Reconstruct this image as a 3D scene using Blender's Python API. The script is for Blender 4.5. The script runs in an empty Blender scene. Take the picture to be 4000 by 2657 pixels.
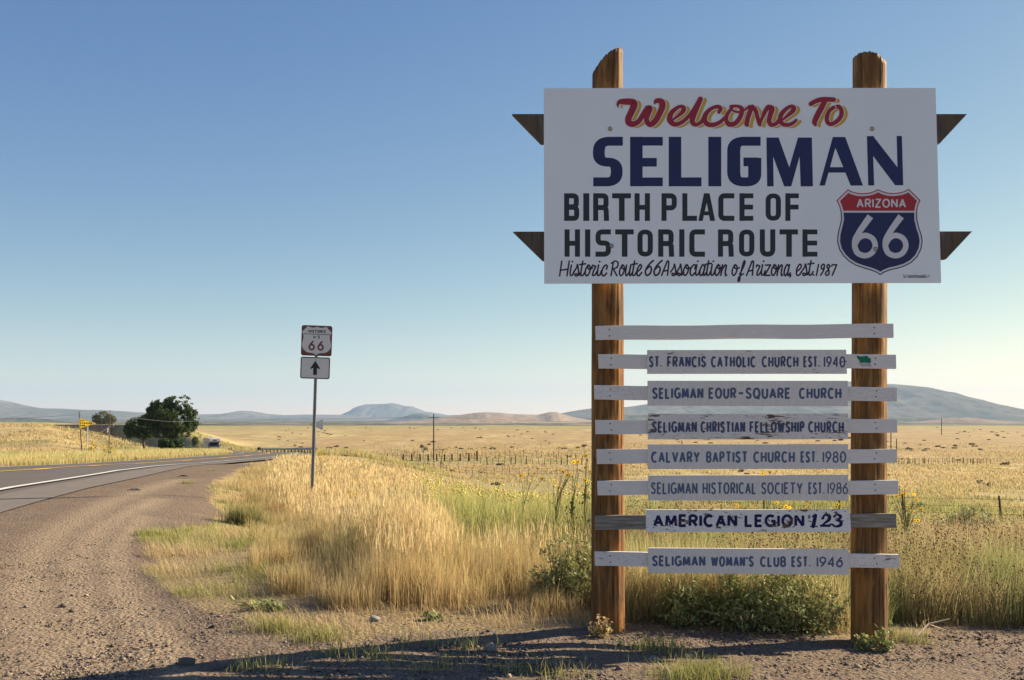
import bpy, math, random
import numpy as np
from mathutils import Vector, Matrix

# ------------------------------------------------------------------ camera, sky, sun, exposure
SC = bpy.context.scene
COL = SC.collection
random.seed(7)
RNG = np.random.default_rng(11)
CAMZ = 1.33
cam_d = bpy.data.cameras.new('camera')
cam = bpy.data.objects.new('camera', cam_d)
COL.objects.link(cam)
cam.location = (0, 0, CAMZ)
cam.rotation_euler = (math.radians(90), 0, 0)
cam_d.sensor_width = 36.0
cam_d.lens = 35.0
cam_d.shift_y = 0.0791
cam_d.clip_start = 0.05
cam_d.clip_end = 60000
SC.camera = cam

SUN_EL = math.radians(28)
SUN_AZ = math.radians(25)          # behind the board plane, from the right (+X), turned towards +Y
sdir = Vector((math.cos(SUN_EL) * math.cos(SUN_AZ), math.cos(SUN_EL) * math.sin(SUN_AZ), math.sin(SUN_EL)))
world = bpy.data.worlds.new('World')
SC.world = world
world.use_nodes = True
wn = world.node_tree
bg = wn.nodes['Background']
sky = wn.nodes.new('ShaderNodeTexSky')
sky.sky_type = 'NISHITA'
sky.sun_disc = False
sky.sun_elevation = SUN_EL
sky.sun_rotation = math.radians(90) - SUN_AZ
sky.altitude = 1600
sky.air_density = 0.82
sky.dust_density = 0.5
sky.ozone_density = 3.0
tint = wn.nodes.new('ShaderNodeMix')          # a little dust warmth over the whole sky
tint.data_type = 'RGBA'
tint.blend_type = 'MULTIPLY'
tint.inputs[0].default_value = 1.0
tint.inputs[7].default_value = (1.07, 1.0, 0.87, 1)
wn.links.new(sky.outputs[0], tint.inputs[6])
sepw = wn.nodes.new('ShaderNodeSeparateColor')
comw = wn.nodes.new('ShaderNodeCombineColor')
wn.links.new(tint.outputs[2], sepw.inputs[0])
_s = 0.1687
for _i, (_g, _k) in enumerate(((1.27, 1.11), (1.0, 0.78), (0.47, 0.595))):
    _a = wn.nodes.new('ShaderNodeMath'); _a.operation = 'MULTIPLY'; _a.inputs[1].default_value = _s
    _b = wn.nodes.new('ShaderNodeMath'); _b.operation = 'POWER'; _b.inputs[1].default_value = _g
    _c = wn.nodes.new('ShaderNodeMath'); _c.operation = 'MULTIPLY'; _c.inputs[1].default_value = _k / _s
    wn.links.new(sepw.outputs[_i], _a.inputs[0])
    wn.links.new(_a.outputs[0], _b.inputs[0])
    wn.links.new(_b.outputs[0], _c.inputs[0])
    wn.links.new(_c.outputs[0], comw.inputs[_i])
wn.links.new(comw.outputs[0], bg.inputs[0])
bg.inputs[1].default_value = 0.076
sun_d = bpy.data.lights.new('sun', 'SUN')
sun_d.energy = 4.7
sun_d.angle = math.radians(0.5)
sun_d.color = (1.0, 0.83, 0.59)
sun = bpy.data.objects.new('sun', sun_d)
sun.rotation_euler = (-sdir).to_track_quat('-Z', 'Y').to_euler()
sun.location = (20, 5, 20)
COL.objects.link(sun)
SC.view_settings.view_transform = 'Standard'
SC.view_settings.look = 'None'
SC.view_settings.exposure = 1.40
SC.view_settings.gamma = 1.0
SC.view_settings.use_curve_mapping = False
SC.render.engine = 'CYCLES'
SC.cycles.max_bounces = 6
SC.cycles.transparent_max_bounces = 8
SC.cycles.volume_bounces = 0
SC.cycles.use_denoising = True

# ------------------------------------------------------------------ measuring helpers
F2 = 2295.0                      # focal length in pixels of the 2361 px wide photograph
HZ2, CX2 = 970.0, 1180.5
F4, HZ4, CX4 = 3888.0, 1645.0, 2000.0     # the same for the 4000 px one


def W2(px, py, Y):
    return ((px - CX2) / F2 * Y, Y, CAMZ - (py - HZ2) / F2 * Y)


def W4(px, py, Y):
    return ((px - CX4) / F4 * Y, Y, CAMZ - (py - HZ4) / F4 * Y)


def sstep(a, b, x):
    t = np.clip((x - a) / (b - a), 0, 1)
    return t * t * (3 - 2 * t)


# ------------------------------------------------------------------ material helpers
class NT:
    def __init__(self, name):
        self.m = bpy.data.materials.new(name)
        self.m.use_nodes = True
        self.t = self.m.node_tree
        self.b = self.t.nodes['Principled BSDF']
        self.out = self.t.nodes['Material Output']

    def n(self, typ, **kw):
        nd = self.t.nodes.new(typ)
        for k, v in kw.items():
            if isinstance(k, str) and hasattr(nd, k):
                setattr(nd, k, v)
        return nd

    def l(self, a, b):
        self.t.links.new(a, b)

    def pos(self, scale=(1, 1, 1), obj=False):
        if obj:
            g = self.n('ShaderNodeTexCoord').outputs['Object']
        else:
            g = self.n('ShaderNodeNewGeometry').outputs['Position']
        mp = self.n('ShaderNodeMapping')
        mp.inputs['Scale'].default_value = scale
        self.l(g, mp.inputs['Vector'])
        return mp.outputs[0]

    def noise(self, vec, scale=1.0, detail=4, rough=0.55, dist=0.0):
        nd = self.n('ShaderNodeTexNoise')
        nd.inputs['Scale'].default_value = scale
        nd.inputs['Detail'].default_value = detail
        nd.inputs['Roughness'].default_value = rough
        nd.inputs['Distortion'].default_value = dist
        self.l(vec, nd.inputs['Vector'])
        return nd.outputs['Fac']

    def ramp(self, fac, stops, interp='LINEAR'):
        r = self.n('ShaderNodeValToRGB')
        cr = r.color_ramp
        cr.interpolation = interp
        while len(cr.elements) < len(stops):
            cr.elements.new(0.5)
        for e, (p, c) in zip(cr.elements, stops):
            e.position = p
            if not hasattr(c, '__len__'):
                c = (c, c, c)
            e.color = (c[0], c[1], c[2], 1)
        self.l(fac, r.inputs[0])
        return r.outputs[0]

    def mix(self, fac, a, b, mode='MIX'):
        mx = self.n('ShaderNodeMix')
        mx.data_type = 'RGBA'
        mx.blend_type = mode
        for sock, v in ((mx.inputs[0], fac), (mx.inputs[6], a), (mx.inputs[7], b)):
            if isinstance(v, (int, float)):
                sock.default_value = v
            elif isinstance(v, (tuple, list)):
                sock.default_value = (v[0], v[1], v[2], 1)
            else:
                self.l(v, sock)
        return mx.outputs[2]

    def math(self, op, a, b=0.0, clamp=False):
        nd = self.n('ShaderNodeMath')
        nd.operation = op
        nd.use_clamp = clamp
        for sock, v in ((nd.inputs[0], a), (nd.inputs[1], b)):
            if isinstance(v, (int, float)):
                sock.default_value = v
            else:
                self.l(v, sock)
        return nd.outputs[0]

    def bump(self, h, strength=0.3, dist=0.01):
        b = self.n('ShaderNodeBump')
        b.inputs['Strength'].default_value = strength
        b.inputs['Distance'].default_value = dist
        self.l(h, b.inputs['Height'])
        self.l(b.outputs[0], self.b.inputs['Normal'])

    def base(self, c):
        if isinstance(c, (tuple, list)):
            self.b.inputs['Base Color'].default_value = (c[0], c[1], c[2], 1)
        else:
            self.l(c, self.b.inputs['Base Color'])

    def set(self, rough=0.8, metal=0.0, spec=0.4):
        self.b.inputs['Roughness'].default_value = rough
        self.b.inputs['Metallic'].default_value = metal
        self.b.inputs['Specular IOR Level'].default_value = spec


def simple(name, c, rough=0.8, metal=0.0, var=0.12, scale=4.0, spec=0.4):
    k = NT(name)
    f = k.noise(k.pos(), scale, 5)
    lo = tuple(x * (1 - var) for x in c)
    hi = tuple(min(1, x * (1 + var)) for x in c)
    k.base(k.ramp(f, [(0.3, lo), (0.7, hi)]))
    k.set(rough, metal, spec)
    return k.m


def painted_board(name, paint, wood, kind, amount, grain='x', seed=0.0, dirt=0.3):
    """Paint over wood. kind: 'streak' flakes along the grain, 'spot' rounder chips, 'none' clean with faint grain lines."""
    k = NT(name)
    sc = {'x': (1.0, 1.0, 9.0), 'z': (9.0, 1.0, 1.0)}[grain]
    mp = k.pos(sc)
    off = k.n('ShaderNodeVectorMath')
    off.operation = 'ADD'
    off.inputs[1].default_value = (seed, seed * 0.7, seed * 1.3)
    k.l(mp, off.inputs[0])
    v = off.outputs[0]
    lines = k.noise(v, 14.0, 6, 0.6)
    fine = k.noise(v, 45.0, 3, 0.6)
    big = k.noise(k.pos(), 3.0 + seed % 1, 4)
    col = k.mix(k.math('MULTIPLY', k.ramp(lines, [(0.3, 0.0), (0.62, 1.0)]), dirt), paint, tuple(c * 0.55 for c in paint))
    col = k.mix(k.math('MULTIPLY', k.ramp(big, [(0.4, 0.0), (0.75, 1.0)]), 0.25), col, (paint[0] * .80, paint[1] * .76, paint[2] * .70))
    crack = k.ramp(fine, [(0.60, 0.0), (0.66, 1.0)])
    if kind == 'streak':
        gate = k.noise(k.pos((1.4, 1, 4.0)), 2.6 + seed * .1, 3)
        m = k.ramp(k.math('ADD', k.math('MULTIPLY', lines, 0.75), k.math('MULTIPLY', gate, 0.62)), [(0.90 - amount, 0.0), (0.915 - amount, 1.0)])
    elif kind == 'spot':
        v2 = k.noise(k.pos((1.0, 1, 1.9)), 26.0, 3, 0.55, 0.6)
        gate = k.noise(k.pos((1, 1, 1.4)), 5.0, 2)
        m = k.ramp(k.math('ADD', k.math('MULTIPLY', v2, 0.8), k.math('MULTIPLY', gate, 0.4)), [(0.80 - amount, 0.0), (0.812 - amount, 1.0)])
    else:
        m = k.ramp(fine, [(0.70 - amount, 0.0), (0.74 - amount, 0.6)])
    wc = k.mix(lines, wood, tuple(c * 0.45 for c in wood))
    cc = k.mix(m, col, wc)
    if kind == 'streak':
        cc = k.mix(k.math('MULTIPLY', crack, 0.7), cc, tuple(c * 0.5 for c in wood))
    k.base(cc)
    k.set(0.62, 0, 0.25)
    k.bump(k.math('SUBTRACT', lines, m), 0.35, 0.003)
    return k.m


def wood_post(name, a, b, c):
    k = NT(name)
    v = k.pos((1, 1, 0.07))
    g1 = k.noise(v, 38, 6, 0.65, 0.4)
    g2 = k.noise(v, 130, 3, 0.6)
    big = k.noise(k.pos((1, 1, 0.35)), 5, 4)
    col = k.ramp(g1, [(0.30, a), (0.5, b), (0.68, c)])
    col = k.mix(k.ramp(g2, [(0.58, 0.0), (0.68, 0.55)]), col, tuple(x * 0.25 for x in a))
    col = k.mix(k.ramp(big, [(0.42, 0.0), (0.66, 0.6)]), col, tuple(x * 0.6 for x in b))
    pat = k.noise(k.pos((1, 1, 0.22)), 11, 4, .6, .3)
    col = k.mix(k.ramp(pat, [(0.52, 0.0), (0.62, 0.65)]), col, (c[0] * .8, c[1] * .62, c[2] * .45))
    knot = k.noise(k.pos((1, 1, .55)), 16, 2)
    col = k.mix(k.ramp(knot, [(0.70, 0.0), (0.76, 0.8)]), col, tuple(x * 0.3 for x in a))
    k.base(col)
    k.set(0.75, 0, 0.25)
    k.bump(k.math('ADD', g1, k.math('MULTIPLY', g2, 0.6)), 0.55, 0.006)
    return k.m


def leaf_mat(name, rough=0.6, trans=0.35, tint=(1, 1, 1)):
    """Uses each blade's own colour attribute."""
    k = NT(name)
    at = k.n('ShaderNodeVertexColor')
    at.layer_name = 'Col'
    col = at.outputs[0]
    if tint != (1, 1, 1):
        col = k.mix(1.0, col, tint, 'MULTIPLY')
    k.base(col)
    k.set(rough, 0, 0.2)
    tr = k.n('ShaderNodeBsdfTranslucent')
    k.l(col, tr.inputs[0])
    ms = k.n('ShaderNodeMixShader')
    ms.inputs[0].default_value = trans
    k.l(k.b.outputs[0], ms.inputs[1])
    k.l(tr.outputs[0], ms.inputs[2])
    k.l(ms.outputs[0], k.out.inputs[0])
    return k.m


# ------------------------------------------------------------------ object helpers
def tag(o, label=None, cat=None, group=None, kind=None):
    if label: o['label'] = label
    if cat: o['category'] = cat
    if group: o['group'] = group
    if kind: o['kind'] = kind
    return o


def root(name, loc, rz=0.0):
    o = bpy.data.objects.new(name, None)
    o.empty_display_size = 0.2
    o.location = loc
    o.rotation_euler = (0, 0, rz)
    COL.objects.link(o)
    return o


def root_of(p):
    while p.parent:
        p = p.parent
    return p


def mesh_np(name, V, Fq=None, Ft=None, col=None, smooth=False):
    """V (n,3); Fq (m,4) quads; Ft (k,3) tris."""
    me = bpy.data.meshes.new(name)
    V = np.asarray(V, dtype=np.float32)
    me.vertices.add(len(V))
    me.vertices.foreach_set('co', V.ravel())
    nq = 0 if Fq is None else len(Fq)
    nt = 0 if Ft is None else len(Ft)
    loops = []
    starts = []
    if nq:
        loops.append(np.asarray(Fq, dtype=np.int32).ravel())
        starts.append(np.arange(nq, dtype=np.int32) * 4)
    if nt:
        loops.append(np.asarray(Ft, dtype=np.int32).ravel())
        starts.append(nq * 4 + np.arange(nt, dtype=np.int32) * 3)
    loops = np.concatenate(loops)
    starts = np.concatenate(starts)
    me.loops.add(len(loops))
    me.loops.foreach_set('vertex_index', loops)
    me.polygons.add(nq + nt)
    me.polygons.foreach_set('loop_start', starts)
    if smooth:
        me.polygons.foreach_set('use_smooth', np.ones(nq + nt, dtype=bool))
    me.update(calc_edges=True)
    if col is not None:
        a = me.color_attributes.new('Col', 'FLOAT_COLOR', 'POINT')
        c4 = np.ones((len(V), 4), dtype=np.float32)
        c4[:, :3] = col
        a.data.foreach_set('color', c4.ravel())
    return me


class MB:
    """Collects geometry in world coordinates (or local ones when local=True at build)."""
    def __init__(self):
        self.v = []
        self.f = []

    def add(self, vs, fs):
        k = len(self.v)
        self.v += [tuple(p) for p in vs]
        self.f += [tuple(i + k for i in f) for f in fs]
        return self

    def box(self, x0, x1, y0, y1, z0, z1):
        return self.add([(x0, y0, z0), (x1, y0, z0), (x1, y1, z0), (x0, y1, z0), (x0, y0, z1), (x1, y0, z1), (x1, y1, z1), (x0, y1, z1)],
                        [(0, 3, 2, 1), (4, 5, 6, 7), (0, 1, 5, 4), (1, 2, 6, 5), (2, 3, 7, 6), (3, 0, 4, 7)])

    def prism(self, poly, y0, y1):
        """poly in (x,z), given clockwise or not; extruded from y0 (front) to y1."""
        n = len(poly)
        vs = [(p[0], y0, p[1]) for p in poly] + [(p[0], y1, p[1]) for p in poly]
        fs = [tuple(range(n)), tuple(range(2 * n - 1, n - 1, -1))]
        fs += [(i, n + i, n + (i + 1) % n, (i + 1) % n) for i in range(n)]
        return self.add(vs, fs)

    def prism_x(self, poly, x0, x1):
        """poly in (y,z) extruded along x."""
        n = len(poly)
        vs = [(x0, p[0], p[1]) for p in poly] + [(x1, p[0], p[1]) for p in poly]
        fs = [tuple(range(n)), tuple(range(2 * n - 1, n - 1, -1))]
        fs += [(i, n + i, n + (i + 1) % n, (i + 1) % n) for i in range(n)]
        return self.add(vs, fs)

    def flat(self, poly, y):
        return self.add([(p[0], y, p[1]) for p in poly], [tuple(range(len(poly)))])

    def tube(self, pts, r, n=8, cap=True):
        pts = [Vector(p) for p in pts]
        rs = r if hasattr(r, '__len__') else [r] * len(pts)
        k = len(self.v)
        for i, p in enumerate(pts):
            t = (pts[min(i + 1, len(pts) - 1)] - pts[max(i - 1, 0)]).normalized()
            a = t.cross(Vector((0, 0, 1)))
            if a.length < 1e-3:
                a = Vector((1, 0, 0))
            a.normalize()
            b = t.cross(a).normalized()
            for j in range(n):
                an = 2 * math.pi * j / n
                self.v.append(tuple(p + (a * math.cos(an) + b * math.sin(an)) * rs[i]))
        for i in range(len(pts) - 1):
            for j in range(n):
                self.f.append((k + i * n + j, k + i * n + (j + 1) % n, k + (i + 1) * n + (j + 1) % n, k + (i + 1) * n + j))
        if cap:
            self.f.append(tuple(k + j for j in range(n)))
            self.f.append(tuple(k + (len(pts) - 1) * n + j for j in range(n - 1, -1, -1)))
        return self

    def disc(self, c, r, y0, y1, n=14, dome=0.0):
        """cylinder along Y, front at y0; c=(x,z)."""
        poly = [(c[0] + r * math.cos(2 * math.pi * i / n), c[1] + r * math.sin(2 * math.pi * i / n)) for i in range(n)]
        if dome <= 0:
            return self.prism(poly, y0, y1)
        k = len(self.v)
        rings = [(1.0, y1), (1.0, y0), (0.8, y0 - dome * .5), (0.45, y0 - dome * .88)]
        for s, y in rings:
            for p in poly:
                self.v.append((c[0] + (p[0] - c[0]) * s, y, c[1] + (p[1] - c[1]) * s))
        self.v.append((c[0], y0 - dome, c[1]))
        for i in range(3):
            for j in range(n):
                self.f.append((k + i * n + j, k + i * n + (j + 1) % n, k + (i + 1) * n + (j + 1) % n, k + (i + 1) * n + j))
        for j in range(n):
            self.f.append((k + 3 * n + j, k + 3 * n + (j + 1) % n, k + 4 * n))
        return self

    def build(self, name, m, parent=None, smooth=False, local=False, bevel=0.0):
        me = bpy.data.meshes.new(name)
        vs = self.v
        if parent is not None and not local:
            L = root_of(parent).location
            vs = [(a - L.x, b - L.y, c - L.z) for a, b, c in vs]
        me.from_pydata(vs, [], self.f)
        me.update()
        if smooth:
            me.polygons.foreach_set('use_smooth', [True] * len(me.polygons))
        me.materials.append(m)
        o = bpy.data.objects.new(name, me)
        COL.objects.link(o)
        if parent is not None:
            o.parent = parent
        if bevel > 0:
            md = o.modifiers.new('bevel', 'BEVEL')
            md.width = bevel
            md.segments = 2
            md.limit_method = 'ANGLE'
        return o


def put(name, me, m, parent=None):
    me.materials.append(m)
    o = bpy.data.objects.new(name, me)
    COL.objects.link(o)
    if parent is not None:
        o.parent = parent
    return o


def copy_tree(o, parent=None):
    c = o.copy()
    COL.objects.link(c)
    c.parent = parent
    for ch in list(o.children):
        copy_tree(ch, c)
    return c


# ------------------------------------------------------------------ terrain
ROAD_PTS = [(0, -60), (-5.0, -22), (-9.2, 0), (-13.0, 16.0), (-16.4, 31.9), (-20.6, 48), (-23.3, 63), (-24.9, 85), (-27.2, 105), (-33.5, 138), (-46, 176), (-63, 215),
            (-90, 258), (-131, 300), (-172, 335), (-230, 380), (-330, 420)]


def spline(pts, per=6):
    P = [np.array(p, float) for p in pts]
    P = [2 * P[0] - P[1]] + P + [2 * P[-1] - P[-2]]
    out = []
    for i in range(1, len(P) - 2):
        for j in range(per):
            t = j / per
            out.append(0.5 * ((2 * P[i]) + (-P[i - 1] + P[i + 1]) * t + (2 * P[i - 1] - 5 * P[i] + 4 * P[i + 1] - P[i + 2]) * t * t
                              + (-P[i - 1] + 3 * P[i] - 3 * P[i + 1] + P[i + 2]) * t ** 3))
    out.append(P[-2])
    return np.array(out)


RC = spline(ROAD_PTS, 7)
HR = np.array([(-100, 1.33), (8, 1.33), (14, 1.36), (20, 1.42), (32, 1.67), (43, 2.05), (63, 2.72), (85, 3.2), (105, 3.62), (140, 4.5), (180, 5.72), (216, 6.7),
               (260, 7.1), (400, 7.1), (1000, 7.1), (40000, 7.1)])
FP = np.array([(-100, 1.30), (6.0, 1.33), (8, 1.42), (10, 1.6), (20, 2.6), (40, 4.25), (70, 5.5), (100, 6.3), (180, 7.6), (260, 7.7), (400, 7.2), (600, 6.0),
               (800, 4.6), (900, 4.4), (1200, 6.0), (3000, 5.0), (6000, 0.0), (12000, -12.0), (60000, -20.0)])


def hr(y):
    return np.interp(y, HR[:, 0], HR[:, 1])


def road_rd(x, y):
    """signed lateral distance to the road's centre line (right positive) and the Y of the nearest point"""
    x = np.asarray(x, float).ravel()
    y = np.asarray(y, float).ravel()
    best = np.full(x.shape, 1e18)
    rd = np.zeros(x.shape)
    ny = np.zeros(x.shape)
    for i in range(len(RC) - 1):
        a, b = RC[i], RC[i + 1]
        d = b - a
        L2 = d @ d
        t = np.clip(((x - a[0]) * d[0] + (y - a[1]) * d[1]) / L2, 0, 1)
        qx, qy = a[0] + d[0] * t, a[1] + d[1] * t
        dd = (x - qx) ** 2 + (y - qy) ** 2
        s = np.sign(-(x - a[0]) * -d[1] - (y - a[1]) * d[0])
        m = dd < best
        best = np.where(m, dd, best)
        rd = np.where(m, s * np.sqrt(dd), rd)
        ny = np.where(m, qy, ny)
    return rd, ny


def vnoise(x, y, seed=0):
    """cheap smooth value noise, about -1..1"""
    def h(i, j):
        n = np.sin(i * 127.1 + j * 311.7 + seed * 74.7) * 43758.5453
        return (n - np.floor(n)) * 2 - 1
    xi, yi = np.floor(x), np.floor(y)
    xf, yf = x - xi, y - yi
    u, v = xf * xf * (3 - 2 * xf), yf * yf * (3 - 2 * yf)
    return (h(xi, yi) * (1 - u) + h(xi + 1, yi) * u) * (1 - v) + (h(xi, yi + 1) * (1 - u) + h(xi + 1, yi + 1) * u) * v


def fbm(x, y, seed=0, o=4):
    s, a = 0, 0.5
    for i in range(o):
        s = s + a * vnoise(x, y, seed + i)
        x, y, a = x * 2.03, y * 2.03, a * 0.5
    return s


def depth_at(x, y, rd=None, ny=None):
    x = np.asarray(x, float)
    y = np.asarray(y, float)
    shp = x.shape
    x, y = x.ravel(), y.ravel()
    if rd is None:
        rd, ny = road_rd(x, y)
    a = x / np.maximum(y, 1.0)
    hroad = hr(ny)
    plain = np.interp(y, FP[:, 0], FP[:, 1])
    near = hr(y) + 0.07 * np.clip(x - 0.6, -0.3, 4) * sstep(2, 6, y) * (1 - sstep(8, 16, y))
    near = near - 0.085 * np.clip(-x, 0, 3) * (1 - sstep(6.5, 10, y)) * (1 - sstep(-3.0, -7.0, x))
    w = np.maximum(sstep(7, 26, rd) * sstep(7, 14, y), sstep(0.8, 3.5, x) * sstep(7.5, 12, y))
    right = hroad * (1 - w) + plain * w
    w0 = 1 - sstep(8, 14, y)
    right = right * (1 - w0) + near * w0
    farw = sstep(320, 420, y)
    left = hroad * (1 - farw) + plain * farw
    base = np.where(rd < 0, left, right)
    back = sstep(260, 420, y)
    base = base * (1 - back) + plain * back
    s_left = sstep(-0.385, -0.475, a) * sstep(70, 280, y) * (1 - sstep(700, 1500, y))
    s_emb = sstep(-0.25, -0.36, a) * sstep(222, 298, y) * (1 - sstep(330, 420, y))
    s = np.maximum(s_left, s_emb) * (y > 40)
    d = base * (1 - s) + 1.15 * s
    notch = 1 - sstep(6.5, np.where(y > 240, 10.0, 15.0), np.abs(rd))
    notch = notch * (y < 345)
    d = d * (1 - notch) + hroad * notch
    ditch = 0.55 * sstep(6.6, 10.5, rd) * sstep(9.5, 17, y) * (1 - sstep(26, 48, y)) * (1 - sstep(14, 24, rd))
    d = d + ditch
    # the turnout and verges undulate a little
    und = fbm(x * 0.35, y * 0.35, 3) * 0.045 * sstep(6.5, 9, np.abs(rd)) + fbm(x * 0.02, y * 0.02, 5) * 0.5 * sstep(150, 400, y) * sstep(20, 60, np.abs(rd))
    und = und * np.where(y < 8.5, 0.35, 1.0)
    d = d - und
    d = d + 0.035 * (1 - sstep(4.8, 5.1, np.abs(rd)))
    return d.reshape(shp)


def gz(x, y):
    return CAMZ - depth_at(np.atleast_1d(np.asarray(x, float)), np.atleast_1d(np.asarray(y, float)))


def G(px, py):
    """ground point under a pixel of the 2361 px photograph (marches outwards along the ray)"""
    Ys = np.concatenate([np.linspace(3, 60, 600), np.linspace(60.5, 900, 1200)])
    xs = (px - CX2) / F2 * Ys
    zs = CAMZ - (py - HZ2) / F2 * Ys
    g = gz(xs, Ys)
    k = np.argmax(zs <= g)
    if k == 0:
        k = len(Ys) - 1
    return float(xs[k]), float(Ys[k])


def inside(px, py, poly):
    px, py = np.asarray(px), np.asarray(py)
    c = np.zeros(px.shape, bool)
    n = len(poly)
    j = n - 1
    for i in range(n):
        xi, yi = poly[i]
        xj, yj = poly[j]
        m = ((yi > py) != (yj > py)) & (px < (xj - xi) * (py - yi) / ((yj - yi) or 1e-9) + xi)
        c ^= m
        j = i
    return c

# ------------------------------------------------------------------ zones of the roadside (read off the photograph, turned into ground points)
EDGE_PX = [(640, 1062), (560, 1078), (515, 1100), (480, 1125), (485, 1155), (528, 1190), (470, 1212), (345, 1228), (328, 1262), (372, 1318), (405, 1352), (470, 1400),
           (560, 1450), (700, 1492), (760, 1505), (850, 1470), (1000, 1468), (1200, 1458), (1360, 1452), (1450, 1446), (1600, 1452), (1750, 1462), (1960, 1476),
           (2100, 1468), (2361, 1440), (2700, 1430)]
TALL_PX = [(650, 1062), (575, 1085), (545, 1130), (560, 1185), (612, 1240), (650, 1320), (705, 1372), (800, 1405), (900, 1425), (1100, 1435), (1250, 1430), (1362, 1430)]
EDGE = [G(*p) for p in EDGE_PX]
TALL = [G(*p) for p in TALL_PX]
GRASS_POLY = EDGE + [(60, 8), (60, 150), (-8, 150), (-13, 120), (-14, 95), (-13.5, 70)]
TALL_POLY = TALL + [(1.6, 7.2), (1.6, 60), (-5, 90), (-12, 95), (-14, 80), (-13, 62)]


def edge_mask(x, y, poly, wob=0.25):
    return inside(x + wob * fbm(x * 1.7, y * 1.7, 21), y + wob * fbm(x * 1.7, y * 1.7, 33), poly)


# ------------------------------------------------------------------ ground sheet
def ground_mesh():
    r = [0.0]
    rr = 1.0
    while rr < 15300:
        r.append(rr)
        rr *= 1.0175 if rr < 500 else 1.035
    r = np.array(r)
    front = np.radians(np.linspace(-38, 38, 330))
    back = np.radians(np.linspace(38, 322, 60))[1:-1]
    th = np.concatenate([front, back])
    n, m = len(r), len(th)
    R, T = np.meshgrid(r, th, indexing='ij')
    X, Y = R * np.sin(T), R * np.cos(T)
    rd, ny = road_rd(X, Y)
    Z = CAMZ - depth_at(X, Y, rd, ny)
    # small ruts and stones in the turnout
    near = (1 - sstep(18, 30, R)) * (np.abs(rd.reshape(X.shape)) > 6.4)
    Z = Z + near * (0.012 * fbm(X * 3.1, Y * 3.1, 9) + 0.006 * fbm(X * 11, Y * 11, 10))
    Z = Z - (R > 60) * 0.0012 * R * (np.abs(rd.reshape(X.shape)) < 6.0) * (R < 420)
    V = np.stack([X, Y, Z], -1).reshape(-1, 3)
    i, j = np.meshgrid(np.arange(n - 1), np.arange(m), indexing='ij')
    j2 = (j + 1) % m
    F = np.stack([i * m + j, i * m + j2, (i + 1) * m + j2, (i + 1) * m + j], -1).reshape(-1, 4)
    F = F[:, ::-1]
    x, y = X.ravel(), Y.ravel()
    g = edge_mask(x, y, GRASS_POLY)
    far = y > 60
    trk = np.zeros(len(x))
    for pts_, w_ in (([(130, 1640), (105, 1541), (72, 1436), (60, 1330), (110, 1240), (250, 1160), (420, 1105)], .16), ([(235, 1600), (210, 1511), (186, 1391), (172, 1307), (230, 1220), (360, 1150)], .13),
                     ([(350, 1530), (318, 1461), (275, 1350), (262, 1270), (330, 1190)], .10), ([(420, 1600), (395, 1520), (300, 1400)], .08)):
        W_ = [G(*p_) for p_ in pts_]
        for a_, b_ in zip(W_[:-1], W_[1:]):
            a_, b_ = np.array(a_), np.array(b_)
            d_ = b_ - a_
            t_ = np.clip(((x - a_[0]) * d_[0] + (y - a_[1]) * d_[1]) / (d_ @ d_), 0, 1)
            q_ = np.hypot(x - a_[0] - d_[0] * t_, y - a_[1] - d_[1] * t_) + .05 * fbm(x * 3, y * 3, 77)
            trk = np.maximum(trk, np.exp(-(q_ / (w_ * (1 + .05 * y))) ** 2))
    gravel = (~g) & (rd > -5.2) & (y < 60) & (y > -30)
    fence_green = np.exp(-((y - 186) / 7.0) ** 2) * (x > -30) * (x < 12)
    emb_green = np.exp(-((y - 800) / 130.0) ** 2) * 0.8
    ditch = np.exp(-((rd - 14) / 6.0) ** 2) * (y > 90) * (y < 330) * (rd > 0)
    green = np.clip(fence_green + emb_green + ditch * .8 + 0.55 * sstep(0.08, 0.45, fbm(x * 0.05, y * 0.02, 40)) * (y > 30) * (y < 160) * (rd > 10), 0, 1)
    red = sstep(180, 230, y) * (1 - sstep(560, 800, y)) * (x > -70) * 0.9 + 0.6 * (rd < -10) * sstep(-0.05, 0.3, fbm(x * 0.03, y * 0.02, 44)) + 0.6 * ((x > 30) & (y > 220) & (y < 420))
    col = np.stack([gravel.astype(float), green, np.where(gravel, trk, np.clip(red, 0, 1))], -1)
    return mesh_np('ground', V, F, None, col, smooth=True)


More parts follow.
